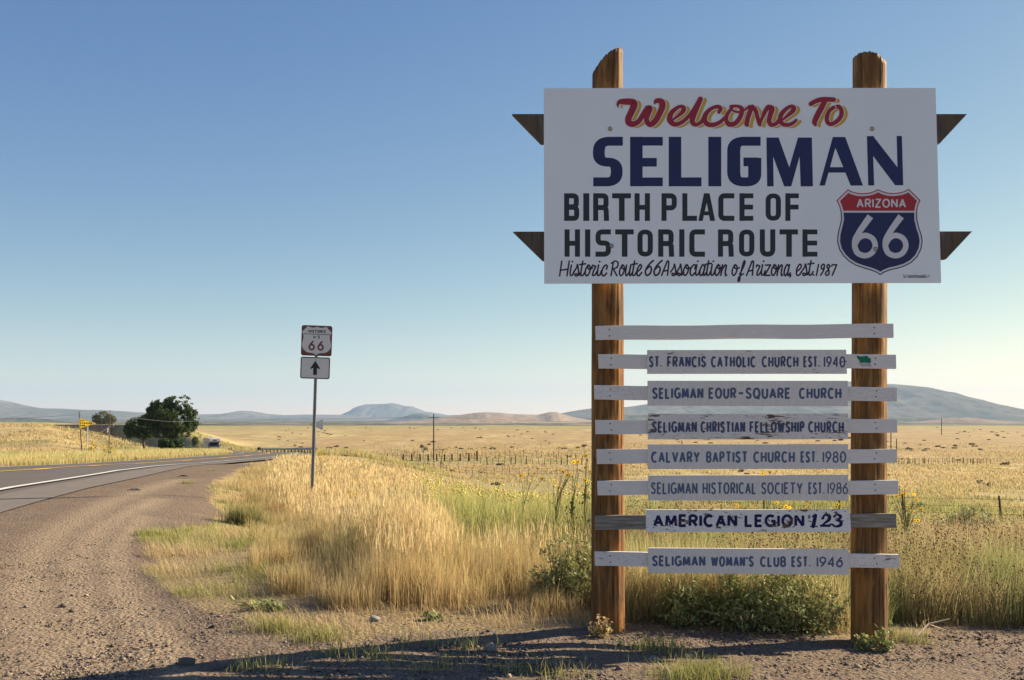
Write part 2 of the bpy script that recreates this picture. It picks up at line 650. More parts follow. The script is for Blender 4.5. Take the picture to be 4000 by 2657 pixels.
def ground_mat():
    k = NT('ground_earth')
    zn = k.n('ShaderNodeVertexColor')
    zn.layer_name = 'Col'
    sp = k.n('ShaderNodeSeparateColor')
    k.l(zn.outputs[0], sp.inputs[0])
    gr, gn, rd_ = sp.outputs[0], sp.outputs[1], sp.outputs[2]
    P = k.pos()
    # gravel
    vo = k.n('ShaderNodeTexVoronoi')
    vo.inputs['Scale'].default_value = 34
    k.l(P, vo.inputs['Vector'])
    vs = k.n('ShaderNodeTexVoronoi')
    vs.inputs['Scale'].default_value = 95
    k.l(P, vs.inputs['Vector'])
    n1 = k.noise(P, 1.1, 5, 0.6)
    n2 = k.noise(P, 9, 6, 0.7)
    n3 = k.noise(P, 70, 4, 0.7)
    gc = k.ramp(n2, [(0.3, (0.100, 0.072, 0.050)), (0.5, (0.175, 0.127, 0.088)), (0.7, (0.26, 0.194, 0.134))])
    sepc = k.n('ShaderNodeSeparateColor')
    k.l(vs.outputs['Color'], sepc.inputs[0])
    gc = k.mix(0.45, gc, k.ramp(sepc.outputs[0], [(0.0, (0.055, 0.043, 0.036)), (0.6, (0.165, 0.128, 0.098)), (1.0, (0.36, 0.285, 0.22))]))
    gc = k.mix(k.ramp(n1, [(0.45, 0.0), (0.7, 0.6)]), gc, (0.225, 0.17, 0.115))
    gc = k.mix(k.math('MULTIPLY', k.ramp(n3, [(0.55, 0.0), (0.7, 1.0)]), 0.5), gc, (0.13, 0.10, 0.09))
    gc = k.mix(k.math('MULTIPLY', rd_, k.ramp(n2, [(.3, .45), (.6, .95)])), gc, (0.32, 0.245, 0.165))
    # dry field: straw, bare red earth, darker clumps drawn out sideways as a plain seen low down is
    f1 = k.noise(k.pos((0.10, 0.035, 0.1)), 1.0, 7, 0.62)
    f2 = k.noise(k.pos((0.9, 0.35, 0.9)), 1.0, 6, 0.65)
    f4 = k.noise(k.pos((0.30, 0.07, 0.2)), 1.0, 6, 0.68)
    f3 = k.noise(k.pos((0.035, 0.012, 0.03)), 1.0, 5, 0.6)
    fc = k.ramp(f1, [(0.34, (0.27, 0.20, 0.092)), (0.5, (0.39, 0.305, 0.14)), (0.66, (0.53, 0.43, 0.205))])
    fc = k.mix(k.ramp(f2, [(0.46, 0.0), (0.72, 0.7)]), fc, (0.27, 0.21, 0.115))
    fc = k.mix(k.ramp(f4, [(0.44, 0.0), (0.64, 0.65)]), fc, (0.25, 0.19, 0.10))
    redm = k.math('MULTIPLY', rd_, k.ramp(k.math('ADD', k.math('MULTIPLY', f3, .5), k.math('MULTIPLY', f4, .5)), [(0.42, 0.15), (0.58, 0.9)]))
    fc = k.mix(redm, fc, k.ramp(f2, [(0.35, (0.36, 0.25, 0.125)), (0.65, (0.27, 0.18, 0.09))]))
    grm = k.math('MULTIPLY', gn, k.ramp(f2, [(0.38, 0.35), (0.6, 1.0)]))
    fc = k.mix(grm, fc, (0.23, 0.235, 0.09))
    # scrub dots, then far steppe with juniper
    v2 = k.n('ShaderNodeTexVoronoi')
    v2.inputs['Scale'].default_value = 1.0
    k.l(k.pos((0.055, 0.030, 0.05)), v2.inputs['Vector'])
    dots = k.ramp(v2.outputs['Distance'], [(0.13, 1.0), (0.19, 0.0)])
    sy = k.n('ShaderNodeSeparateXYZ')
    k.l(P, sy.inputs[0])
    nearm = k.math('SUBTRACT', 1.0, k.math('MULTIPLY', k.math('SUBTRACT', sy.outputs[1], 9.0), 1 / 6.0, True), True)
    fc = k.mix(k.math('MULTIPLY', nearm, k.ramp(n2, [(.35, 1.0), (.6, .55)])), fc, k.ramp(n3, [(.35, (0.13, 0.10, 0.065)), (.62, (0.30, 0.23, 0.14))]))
    farm = k.math('MULTIPLY', k.math('SUBTRACT', sy.outputs[1], 900.0), 1 / 500.0, True)
    steppe = k.mix(k.ramp(k.noise(k.pos((0.012, 0.004, 0.01)), 1.0, 6, 0.65), [(0.38, 0.15), (0.52, 1.0)]), (0.33, 0.27, 0.19), (0.055, 0.065, 0.035))
    fc = k.mix(farm, fc, steppe)
    col = k.mix(gr, fc, gc)
    k.base(col)
    k.set(0.95, 0, 0.15)
    h = k.math('ADD', k.math('MULTIPLY', vo.outputs['Distance'], -0.6), k.math('MULTIPLY', n3, 0.5))
    h = k.math('ADD', h, k.math('MULTIPLY', n2, 0.8))
    k.bump(h, 0.9, 0.03)
    return k.m


ground = put('ground', ground_mesh(), ground_mat())
tag(ground, kind='structure')


# ------------------------------------------------------------------ road with markings
def strip(name, o0, o1, lift, m, s0=0, s1=None, skirt=False, per=None, gap=None, wob=0.0):
    """ribbon between lateral offsets o0..o1 (right positive) along the road"""
    C = spline(ROAD_PTS, 28)
    D = np.gradient(C, axis=0)
    D /= np.linalg.norm(D, axis=1)[:, None]
    N = np.stack([D[:, 1], -D[:, 0]], -1)
    S = np.concatenate([[0], np.cumsum(np.linalg.norm(np.diff(C, axis=0), axis=1))])
    mb = MB()
    s1 = S[-1] if s1 is None else s1
    idx = [i for i in range(len(C)) if s0 <= S[i] <= s1]

    def pt(i, o, dz=0.0):
        p = C[i] + N[i] * (o + (wob * math.sin(S[i] * 1.7) * math.sin(S[i] * 0.43) if wob else 0))
        return (p[0], p[1], CAMZ - float(hr(C[i][1])) + lift + dz + 0.00008 * C[i][1])
    if per is None:
        runs = [idx]
    else:
        runs, cur = [], []
        for i in idx:
            if (S[i] % (per + gap)) < per:
                cur.append(i)
            elif cur:
                runs.append(cur)
                cur = []
        if cur:
            runs.append(cur)
    for run in runs:
        if len(run) < 2:
            continue
        rows = []
        for i in run:
            if skirt:
                rows.append([pt(i, o0 - .05, -.10), pt(i, o0), pt(i, (o0 + o1) / 2, 0.03), pt(i, o1), pt(i, o1 + .05, -.10)])
            else:
                rows.append([pt(i, o0), pt(i, o1)])
        w = len(rows[0])
        k = len(mb.v)
        for r_ in rows:
            mb.v += r_
        for a in range(len(rows) - 1):
            for b in range(w - 1):
                mb.f.append((k + a * w + b, k + a * w + b + 1, k + (a + 1) * w + b + 1, k + (a + 1) * w + b))
    return mb.build(name, m)


def asphalt():
    k = NT('asphalt')
    P = k.pos()
    a = k.noise(P, 90, 4, 0.7)
    b = k.noise(k.pos((0.6, 0.12, 1)), 1.0, 5, 0.6)
    c = k.ramp(a, [(0.3, (0.060, 0.054, 0.050)), (0.7, (0.135, 0.122, 0.112))])
    c = k.mix(k.ramp(b, [(0.4, 0.0), (0.65, 0.5)]), c, (0.135, 0.12, 0.108))
    k.base(c)
    k.set(0.85, 0, 0.25)
    k.bump(a, 0.35, 0.004)
    return k.m


def asphalt_old():
    k = NT('asphalt_shoulder')
    P = k.pos()
    a = k.noise(P, 70, 4, 0.7)
    b = k.noise(P, 2.0, 5, 0.6)
    c = k.ramp(a, [(0.3, (0.10, 0.088, 0.078)), (0.7, (0.20, 0.178, 0.158))])
    c = k.mix(k.ramp(b, [(0.4, 0.0), (0.65, 0.5)]), c, (0.19, 0.165, 0.14))
    k.base(c)
    k.set(0.9, 0, 0.2)
    k.bump(a, 0.5, 0.006)
    return k.m


road = strip('road', -4.75, 3.85, 0.0, asphalt(), skirt=True)
tag(road, kind='structure')
sh = strip('road_shoulder', 3.85, 5.0, 0.004, asphalt_old(), skirt=False, wob=0.0)
tag(sh, kind='structure')
M_white_line = simple('white_road_paint', (0.62, 0.60, 0.54), 0.7, var=0.15, scale=20)
M_yellow_line = simple('yellow_road_paint', (0.80, 0.45, 0.02), 0.7, var=0.10, scale=20)
for nm, a_, b_, mt, kw in (('road_marking', 3.45, 3.62, M_white_line, {}), ('road_marking', -3.72, -3.56, M_white_line, {}),
                           ('road_marking', -0.24, -0.04, M_yellow_line, {}), ('road_marking', 0.05, 0.30, M_yellow_line, dict(per=3.2, gap=9.0))):
    tag(strip(nm, a_, b_, 0.050, mt, **kw), kind='structure')


# ------------------------------------------------------------------ hills and mountains
def hill(name, prof, D, half, m, seed, rough=0.10, back=1.0, base_drop=30.0, ny=26, nx=220, shelf=0.0):
    """prof: skyline (px,py) of the 2361 photograph; a ridge at distance D with a front and back slope half deep"""
    prof = np.array(prof, float)
    pxs = np.linspace(prof[0, 0], prof[-1, 0], nx)
    pys = np.interp(pxs, prof[:, 0], prof[:, 1])
    if name != 'mesa':
        pys[2:-2] = np.convolve(pys, np.array([1, 2, 3, 2, 1]) / 9.0, 'valid')
    X0 = (pxs - CX2) / F2 * D
    H = CAMZ - (pys - HZ2) / F2 * D + base_drop
    T = np.linspace(-1, back, ny)
    V = []
    for t in T:
        y = D + t * half
        c = 0.5 * (1 + math.cos(math.pi * min(1, abs(t)))) if shelf == 0 else max(0, 1 - abs(t)) ** 1.25
        nz = fbm(X0 / half * 5.0, np.full(nx, y / half * 5.0), seed, 5)
        gul = np.abs(fbm(X0 / half * 9.0, np.full(nx, y / half * 2.2), seed + 9, 4))
        z = H * c * (1 + rough * nz * (1 - c) * 2.5 - rough * 1.6 * gul * (1 - c ** 3))
        sc = y / D
        V.append(np.stack([X0 * (1 + (sc - 1) * 0.25), np.full(nx, y), z - base_drop - 0.02 * half * (t * t > .98)], -1))
    V = np.concatenate(V)
    i, j = np.meshgrid(np.arange(ny - 1), np.arange(nx - 1), indexing='ij')
    Fq = np.stack([i * nx + j, i * nx + j + 1, (i + 1) * nx + j + 1, (i + 1) * nx + j], -1).reshape(-1, 4)
    o = put(name, mesh_np(name, V, Fq, None, None, True), m)
    tag(o, kind='structure')
    return o


def hill_mat(name, a, b, c, sx, thr=0.5, dots=0.0):
    k = NT(name)
    n1 = k.noise(k.pos((sx, sx * .4, sx)), 1.0, 7, 0.65)
    n2 = k.noise(k.pos((sx * 9, sx * 4, sx * 9)), 1.0, 5, 0.7)
    col = k.mix(k.ramp(n1, [(thr - .08, 0.0), (thr + .08, 1.0)]), a, b)
    col = k.mix(k.ramp(n2, [(0.45, 0.0), (0.62, 0.75 + dots * .2)]), col, c)
    k.base(col)
    k.set(1.0, 0, 0.0)
    return k.m


HM_far = hill_mat('far_mountain', (0.15, 0.14, 0.10), (0.22, 0.19, 0.14), (0.07, 0.08, 0.06), 0.0016)
HM_mid = hill_mat('wooded_hill', (0.09, 0.10, 0.06), (0.16, 0.15, 0.10), (0.035, 0.045, 0.025), 0.004)
HM_tan = hill_mat('bare_hill', (0.36, 0.29, 0.22), (0.30, 0.235, 0.18), (0.20, 0.17, 0.12), 0.008, 0.5)
HM_flat = hill_mat('scrub_flat', (0.30, 0.25, 0.17), (0.17, 0.16, 0.10), (0.05, 0.06, 0.035), 0.010, 0.48, 1.0)

hill('mountain', [(-420, 915), (-200, 905), (-60, 912), (0, 922.7), (25, 930), (51, 934.5), (71, 938.7), (110, 941.5), (135, 941), (186, 943.8), (254, 945.5), (322, 949.8),
                  (420, 955), (480, 962), (560, 972)], 9000, 2600, HM_far, 3, 0.16)
hill('mountain', [(250, 968), (330, 960), (457, 954.8), (519, 953.8), (543, 950), (564, 945.8), (584, 948), (612, 953), (659, 956.7), (708, 955), (789, 955.7), (870, 962), (960, 970)],
     10500, 2200, HM_far, 5, 0.14)
hill('mesa', [(640, 972), (700, 963), (789, 956), (801, 951), (817.6, 943.5), (823, 938), (844, 931.7), (866, 931.3), (894.5, 930.4), (905.7, 928.5), (920.7, 931.3), (935.7, 935.7),
              (950.7, 936.4), (969.5, 943.5), (978.8, 948.2), (997.6, 950), (1035, 956.7), (1054, 955.7), (1110, 958), (1250, 968)], 12500, 2400, HM_far, 7, 0.22)
hill('mountain', [(1150, 972), (1290, 953), (1328, 945.7), (1366.7, 940.6), (1445, 938), (1490, 931), (1560, 921), (1680, 903), (1800, 886), (1900, 879), (1954.6, 880.6), (2046, 885.7),
                  (2076.6, 888.7), (2107, 896.9), (2121, 899), (2143.7, 910), (2158, 909), (2184, 915), (2220, 926), (2280, 941), (2361, 946), (2480, 948), (2700, 955), (2900, 968)],
     7800, 3000, HM_far, 11, 0.20)
hill('hill', [(-200, 962), (0, 965), (34, 961.6), (68, 962.5), (118, 967), (169, 971.5), (300, 974)], 4200, 500, HM_mid, 13, 0.25)
hill('hill', [(860, 974), (937.6, 958.6), (952.6, 953.5), (967.6, 951.5), (982.6, 953.8), (997.6, 959.4), (1060, 970)], 8200, 700, HM_mid, 17, 0.2)
hill('hill', [(1290, 972), (1366, 962), (1440, 957), (1520, 955), (1600, 958), (1760, 962), (1960, 960), (2100, 963), (2300, 968), (2500, 974)], 5200, 700, HM_mid, 19, 0.3)
hill('hill', [(900, 973), (997.6, 964.5), (1044, 958.5), (1072, 954.4), (1095, 951), (1121.6, 949.5), (1150, 950.5), (1182, 954), (1205, 954.5), (1240, 955.5), (1255, 952), (1268, 949),
              (1284, 949.5), (1300, 955), (1322, 961), (1350, 966), (1400, 972), (1440, 975)], 3600, 620, HM_tan, 23, 0.14)
hill('hill', [(700, 977), (860, 974.2), (1000, 971), (1075, 965.5), (1120, 963), (1170, 964), (1230, 969), (1330, 974), (1400, 977)], 2600, 380, HM_tan, 29, 0.12)
hill('hill', [(1960, 978), (2080, 975), (2130, 970), (2180, 964), (2205, 962.5), (2235, 962.5), (2260, 965.5), (2300, 969), (2361, 973), (2500, 978)], 3000, 420, HM_tan, 31, 0.14)
hill('hill', [(-300, 970), (150, 972.5), (400, 971.5), (700, 971), (860, 972), (960, 974), (1050, 978)], 3800, 420, HM_flat, 37, 0.2)

# ------------------------------------------------------------------ haze
hz = MB().box(-16500, 16500, -16500, 16500, -60, 520).build('haze', bpy.data.materials.new('haze_air'))
hm = hz.data.materials[0]
hm.use_nodes = True
ht = hm.node_tree
ht.nodes.remove(ht.nodes['Principled BSDF'])
pv = ht.nodes.new('ShaderNodeVolumePrincipled')
pv.inputs['Color'].default_value = (0.40, 0.64, 1.0, 1)
pv.inputs['Density'].default_value = 5.5e-5
pv.inputs['Anisotropy'].default_value = 0.1
ht.links.new(pv.outputs[0], ht.nodes['Material Output'].inputs['Volume'])
tag(hz, kind='stuff')


# ------------------------------------------------------------------ lettering (painted strokes, laid out in photograph pixels on the board's plane)
def arc(cx, cy, rx, ry, a0, a1, n=14):
    return [(cx + rx * math.cos(math.radians(a0 + (a1 - a0) * i / n)), cy + ry * math.sin(math.radians(a0 + (a1 - a0) * i / n))) for i in range(n + 1)]


def crv(pts, per=6):
    """smooth curve through points; extra columns (width) are interpolated too"""
    P = [np.array(p, float) for p in pts]
    P = [P[0]] + P + [P[-1]]
    out = []
    for i in range(1, len(P) - 2):
        for j in range(per):
            t = j / per
            out.append(tuple(0.5 * ((2 * P[i]) + (-P[i - 1] + P[i + 1]) * t + (2 * P[i - 1] - 5 * P[i] + 4 * P[i + 1] - P[i + 2]) * t * t
                                    + (-P[i - 1] + 3 * P[i] - 3 * P[i + 1] + P[i + 2]) * t ** 3)))
    out.append(tuple(P[-2]))
    return out


def rounded(pts, r, n=5, closed=False):
    """polyline with rounded corners; r a number or a list per point"""
    out = []
    N = len(pts)
    for i, p in enumerate(pts):
        if not closed and i in (0, N - 1):
            out.append(p)
            continue
        a, b = np.array(pts[i - 1], float), np.array(pts[(i + 1) % N], float)
        q = np.array(p, float)
        rr = r[i] if hasattr(r, '__len__') else r
        u, v = a - q, b - q
        lu, lv = np.linalg.norm(u), np.linalg.norm(v)
        rr = min(rr, lu * .5, lv * .5)
        if rr <= 0:
            out.append(p)
            continue
        s, e = q + u / lu * rr, q + v / lv * rr
        for j in range(n + 1):
            t = j / n
            out.append(tuple((1 - t) ** 2 * s + 2 * t * (1 - t) * q + t * t * e))
    if closed:
        out.append(out[0])
    return out


class Ink:
    """Collects flat painted strokes and shapes in pixel coordinates (x right, y down)."""
    def __init__(self):
        self.polys = []       # (list of quads/tris as pixel points)

    def poly(self, pts):
        self.polys.append([list(pts)])

    def stroke(self, pts, wx, wy=None, cap='butt', closed=False):
        """pts: (x,y) or (x,y,w)."""
        wy = wx if wy is None else wy
        P = [np.array(p[:2], float) for p in pts]
        Wd = [(p[2] if len(p) > 2 else None) for p in pts]
        keep = [0]
        for i in range(1, len(P)):
            if np.linalg.norm(P[i] - P[keep[-1]]) > 1e-4:
                keep.append(i)
        P = [P[i] for i in keep]
        Wd = [Wd[i] for i in keep]
        if len(P) < 2:
            return
        D = [(P[i + 1] - P[i]) / np.linalg.norm(P[i + 1] - P[i]) for i in range(len(P) - 1)]
        # split at sharp corners
        runs, s = [], 0
        for i in range(1, len(P) - 1):
            if D[i - 1] @ D[i] < 0.45:
                runs.append((s, i))
                s = i
        runs.append((s, len(P) - 1))
        for s, e in runs:
            quads = []
            L, R = [], []
            for i in range(s, e + 1):
                if closed and s == 0 and e == len(P) - 1 and i in (s, e):
                    d = D[-1] + D[0]
                elif i == s:
                    d = D[i]
                elif i == e:
                    d = D[i - 1]
                else:
                    d = D[i - 1] + D[i]
                d = d / np.linalg.norm(d)
                nrm = np.array([-d[1], d[0]])
                mit = 1.0
                if s < i < e:
                    mit = min(1.5, 1 / max(0.3, abs(nrm @ np.array([-D[i][1], D[i][0]]))))
                hw = (np.array([wx, wy]) if Wd[i] is None else np.array([Wd[i], Wd[i]])) / 2
                p = P[i]
                if i == s and s != 0:
                    p = p - D[i] * wx * .28
                if i == e and e != len(P) - 1:
                    p = p + D[i - 1] * wx * .28
                o = nrm * hw * mit
                L.append(p + o)
                R.append(p - o)
            for i in range(len(L) - 1):
                quads.append([L[i], L[i + 1], R[i + 1], R[i]])
            if cap == 'round' and not closed:
                for idx, sg in ((s, -1), (e, 1)):
                    if idx in (0, len(P) - 1):
                        w = (wx if Wd[idx] is None else Wd[idx]) / 2
                        c = P[idx]
                        dd = D[0] * -1 if idx == 0 else D[-1]
                        a0 = math.atan2(dd[1], dd[0])
                        ring = [c + np.array([math.cos(a0 + t), math.sin(a0 + t)]) * w for t in np.linspace(-math.pi / 2, math.pi / 2, 7)]
                        quads.append([tuple(q) for q in ring])
            self.polys.append(quads)

    def build(self, name, m, parent, Y, label=None, step=0.00006):
        """Y: depth of the surface; shapes sit just in front of it, each stroke a hair further"""
        mb = MB()
        y = Y
        for quads in self.polys:
            y -= step
            for q in quads:
                y -= 3e-6
                mb.add([W4(p[0], p[1], y) for p in q], [tuple(range(len(q)))])
        o = mb.build(name, m, parent)
        # faces all look towards the viewer's side (-Y)
        me = o.data
        flip = [p.index for p in me.polygons if p.normal.y > 0]
        if flip:
            import bmesh
            bm = bmesh.new()
            bm.from_mesh(me)
            bm.faces.ensure_lookup_table()
            bmesh.ops.reverse_faces(bm, faces=[bm.faces[i] for i in flip])
            bm.to_mesh(me)
            bm.free()
        tag(o, label)
        return o


# glyphs of a plain hand lettering: centre lines in a unit box (y up), with a relative width
GL = {
    'A': (.95, [[(0, 0), (.5, 1)], [(.5, 1), (1, 0)], [(.17, .32), (.83, .32)]]),
    'B': (.80, [[(0, 0), (0, 1)], [(0, 1), (.5, 1)] + arc(.55, .76, .40, .24, 90, -90) + [(0, .52)], [(0, .52), (.55, .52)] + arc(.58, .26, .42, .26, 90, -90) + [(0, 0)]]),
    'C': (.95, [arc(.55, .5, .55, .5, 48, 312, 22)]),
    'E': (.70, [[(1, 1), (0, 1), (0, 0), (1, 0)], [(0, .52), (.88, .52)]]),
    'F': (.68, [[(1, 1), (0, 1), (0, 0)], [(0, .50), (.85, .50)]]),
    'G': (1.0, [arc(.55, .5, .55, .5, 48, 345, 24), [(1.0, 0.02), (1.0, .46), (.62, .46)]]),
    'H': (.85, [[(0, 0), (0, 1)], [(1, 0), (1, 1)], [(0, .5), (1, .5)]]),
    'I': (.0, [[(0, 0), (0, 1)]]),
    'L': (.68, [[(0, 1), (0, 0), (1, 0)]]),
    'M': (1.15, [[(0, 0), (.1, 1)], [(.1, 1), (.5, .12)], [(.5, .12), (.9, 1)], [(.9, 1), (1, 0)]]),
    'N': (.85, [[(0, 0), (0, 1)], [(0, 1), (1, 0)], [(1, 0), (1, 1)]]),
    'O': (1.05, [arc(.5, .5, .5, .5, 90, 450, 28)]),
    'P': (.75, [[(0, 0), (0, 1)], [(0, 1), (.5, 1)] + arc(.55, .73, .45, .27, 90, -90) + [(0, .46)]]),
    'Q': (1.05, [arc(.5, .5, .5, .5, 90, 450, 28), [(.55, .22), (.95, -.14)]]),
    'R': (.80, [[(0, 0), (0, 1)], [(0, 1), (.5, 1)] + arc(.55, .74, .42, .26, 90, -90) + [(0, .48)], [(.45, .48), (1, 0)]]),
    'S': (.80, [crv([(.95, .84), (.75, .98), (.45, 1.0), (.13, .90), (.08, .70), (.28, .56), (.65, .45), (.93, .30), (.88, .10), (.55, 0), (.25, .02), (.0, .17)], 5)]),
    'T': (.95, [[(0, 1), (1, 1)], [(.5, 1), (.5, 0)]]),
    'U': (.85, [[(0, 1), (0, .40)] + arc(.5, .38, .5, .38, 180, 360) + [(1, .40), (1, 1)]]),
    'V': (.95, [[(0, 1), (.5, 0)], [(.5, 0), (1, 1)]]),
    'W': (1.35, [[(0, 1), (.25, 0)], [(.25, 0), (.5, .92)], [(.5, .92), (.75, 0)], [(.75, 0), (1, 1)]]),
    'Y': (.95, [[(0, 1), (.5, .45)], [(1, 1), (.5, .45)], [(.5, .5), (.5, 0)]]),
    'Z': (.80, [[(0, 1), (1, 1), (0, 0), (1, 0)]]),
    '0': (.85, [arc(.5, .5, .5, .5, 90, 450, 28)]),
    '1': (.0, [[(0, 0), (0, 1)]]),
    '4': (.85, [[(.75, 0), (.75, 1), (0, .30), (1, .30)]]),
    '6': (.80, [crv([(.85, 1), (.45, .78), (.12, .5), (0, .30)], 5) + arc(.5, .30, .5, .30, 180, 540, 24)]),
    '7': (.75, [[(0, 1), (1, 1), (.3, 0)]]),
    '8': (.80, [arc(.5, .76, .40, .24, -90, 270, 22), arc(.5, .27, .5, .27, 90, 450, 24)]),
    '9': (.80, [crv([(.15, 0), (.55, .22), (.88, .5), (1, .70)], 5) + arc(.5, .70, .5, .30, 0, 360, 24)]),
    '.': (.0, [[(0, -.0), (0, .10)]]),
    "'": (.0, [[(0, 1), (0, .80)]]),
    '-': (.75, [[(0, .5), (1, .5)]]),
    '#': (.75, [[(.3, 0), (.42, 1)], [(.62, 0), (.74, 1)], [(0, .35), (1, .35)], [(0, .68), (1, .68)]]),
}


def word(ink, txt, x0, x1, yt, yb, t, cap='butt', slope=0.0, gap=0.30, jit=0.0, rnd=None):
    """Paints txt between x0..x1 (outer), top yt, bottom yb, stroke t (pixels, y down)."""
    H = yb - yt - t
    A = sum(GL[c][0] for c in txt)
    n = len(txt)
    # widths: A*k + n*t + (n-1)*g = x1-x0, with g tied to k
    k = (x1 - x0 - n * t) / (A + (n - 1) * gap)
    x = x0
    for c in txt:
        w, strokes = GL[c]
        cw = w * k
        jy = (rnd.uniform(-jit, jit) if rnd else 0)
        for s in strokes:
            pts = []
            for p in s:
                px = x + t / 2 + p[0] * cw
                py = yb - t / 2 - p[1] * H + slope * (px - x0) + jy
                pts.append((px, py))
            ink.stroke(pts, t, cap=cap)
        x += cw + t + gap * k


# ------------------------------------------------------------------ paints and metals
PAINT = (0.74, 0.72, 0.70)
M_white = simple('white_sign_paint', (0.85, 0.88, 0.86), 0.24, var=0.03, scale=1.4, spec=0.8)
M_edge = simple('sheet_edge', (0.45, 0.42, 0.38), 0.7)
M_navy = simple('navy_paint', (0.012, 0.016, 0.085), 0.38, var=0.12, spec=0.45)
M_black = simple('black_paint', (0.018, 0.022, 0.022), 0.38, var=0.12, spec=0.45)
M_red = simple('crimson_paint', (0.36, 0.018, 0.03), 0.42, var=0.08)
M_redsh = simple('shield_red_paint', (0.42, 0.022, 0.03), 0.42, var=0.08)
M_yellow = simple('yellow_paint', (0.66, 0.40, 0.035), 0.45, var=0.06)
M_cream = simple('pale_paint', (0.78, 0.78, 0.78), 0.5, var=0.04)
M_shieldwhite = simple('shield_white_paint', (0.70, 0.70, 0.70), 0.5, var=0.06)
M_script = simple('plum_paint', (0.045, 0.018, 0.032), 0.5, var=0.15)
M_zinc = simple('zinc_bolt', (0.42, 0.40, 0.36), 0.42, 0.9, var=0.25, scale=90)
M_rust = simple('rusty_nail', (0.11, 0.035, 0.022), 0.8, 0.2, var=0.3, scale=200)
M_darkhole = simple('dark_nail', (0.025, 0.015, 0.014), 0.9)
M_oldwood = wood_post('weathered_beam', (0.07, 0.055, 0.04), (0.12, 0.095, 0.07), (0.17, 0.14, 0.105))
M_galv = simple('galvanised_steel', (0.34, 0.35, 0.36), 0.5, 0.7, var=0.2, scale=30)

DB = 6.20          # distance of the big board's face
DP = 6.253         # front line of the posts

sign = root('welcome_sign', (1.4, 6.3, 0.0))
tag(sign, 'tall white town welcome sign on two thick timber posts with painted plank rows', 'sign')


# posts: round timber with a weathered, sawn top
def post(px, r_top, r_bot, y_bot, prof, cracks, seed, m):
    Y = DP + r_bot
    cx = (px - CX4) / F4 * Y
    zb = CAMZ - (y_bot - HZ4) / F4 * Y - 0.25
    N, K = 96, 150
    zt_mid = CAMZ - (prof[len(prof) // 2][1] - HZ4) / F4 * Y
    V = []
    pr = np.array(prof, float)
    for i in range(K + 1):
        t = i / K
        for j in range(N):
            a = 2 * math.pi * j / N
            u = (math.cos(a) + 1) / 2
            ztop = CAMZ - (np.interp(u, pr[:, 0], pr[:, 1]) - HZ4) / F4 * Y
            ztop += 0.004 * math.sin(j * 2.3 + seed) + 0.003 * math.sin(j * 5.1) - 0.02 * max(0, math.sin(a)) * 0.5
            z = zb + (ztop - zb) * t
            r = r_bot + (r_top - r_bot) * min(1, (z - zb) / (zt_mid - zb))
            r *= 1 + 0.012 * math.sin(3 * a + z * 1.3 + seed) + 0.008 * math.sin(7 * a - z * 2.1 + seed * 2)
            g = float(vnoise(np.array(a * 9.0), np.array(z * 0.9), seed + 2)) * 0.0018 + float(vnoise(np.array(a * 22.0), np.array(z * 2.5), seed + 4)) * 0.0012
            r += g
            for (a0, z0, z1, dpt, wd) in cracks:
                if z0 < z < z1:
                    aa = a0 + 0.05 * math.sin(z * 2.2 + a0 * 5) + 0.02 * math.sin(z * 9)
                    d = (a - aa + math.pi) % (2 * math.pi) - math.pi
                    fade = min(1, (z - z0) * 6, (z1 - z) * 6)
                    r -= dpt * fade * math.exp(-(d / wd) ** 2)
            V.append((cx + r * math.cos(a), Y - r * math.sin(a) if False else Y + r * math.sin(a), z))
    # cap
    top0 = K * N
    inner = len(V)
    for j in range(N):
        x, y, z = V[top0 + j]
        V.append((cx + (x - cx) * .55, Y + (y - Y) * .55, z + 0.002 + 0.45 * (CAMZ - (np.interp(.5 + .5 * .55 * (x - cx) / r_top, pr[:, 0], pr[:, 1]) - HZ4) / F4 * Y - z)))
    V.append((cx, Y, CAMZ - (np.interp(.5, pr[:, 0], pr[:, 1]) - HZ4) / F4 * Y - 0.004))
    F = []
    for i in range(K):
        for j in range(N):
            F.append((i * N + j, i * N + (j + 1) % N, (i + 1) * N + (j + 1) % N, (i + 1) * N + j))
    for j in range(N):
        F.append((top0 + j, top0 + (j + 1) % N, inner + (j + 1) % N, inner + j))
        F.append((inner + j, inner + (j + 1) % N, len(V) - 1))
    mb = MB()
    mb.v, mb.f = V, F
    return mb.build('post', m, sign, smooth=True)


M_post = wood_post('timber_post', (0.055, 0.024, 0.010), (0.17, 0.080, 0.026), (0.42, 0.235, 0.080))
M_post2 = wood_post('timber_post_pale', (0.065, 0.030, 0.012), (0.20, 0.100, 0.034), (0.45, 0.265, 0.092))
h3 = -math.pi / 2
p1 = post(2374, .0965, .108, 2465, [(0, 290), (.2, 258), (.38, 237), (.58, 218), (.64, 222), (.66, 214), (.93, 199), (1, 205)],
          [(h3 + .22, 3.25, 3.75, .012, .05), (h3 + .05, 1.0, 2.6, .006, .03), (h3 - .5, .4, 2.2, .004, .03), (h3 + .9, 0.2, 1.6, .006, .03), (h3 + 1.15, 1.2, 3.7, .004, .025),
           (h3 + 1.0, 2.9, 3.8, .006, .03)], 1, M_post)
p2 = post(3395, .102, .113, 2545, [(0, 227), (.12, 221.5), (.35, 223.6), (.49, 228), (.52, 236), (.55, 229), (.72, 243), (.78, 250), (.95, 256), (1, 267)],
          [(h3 + .08, .25, 2.7, .016, .028), (h3 - .45, .2, 1.2, .004, .03), (h3 + .75, -.05, .9, .005, .03), (h3 - .2, 3.0, 3.8, .008, .03), (h3 + .3, 3.2, 3.8, .006, .03)], 4, M_post2)
tag(p1, 'timber post whose sawn top rises to the right')
tag(p2, 'timber post with a long vertical crack')

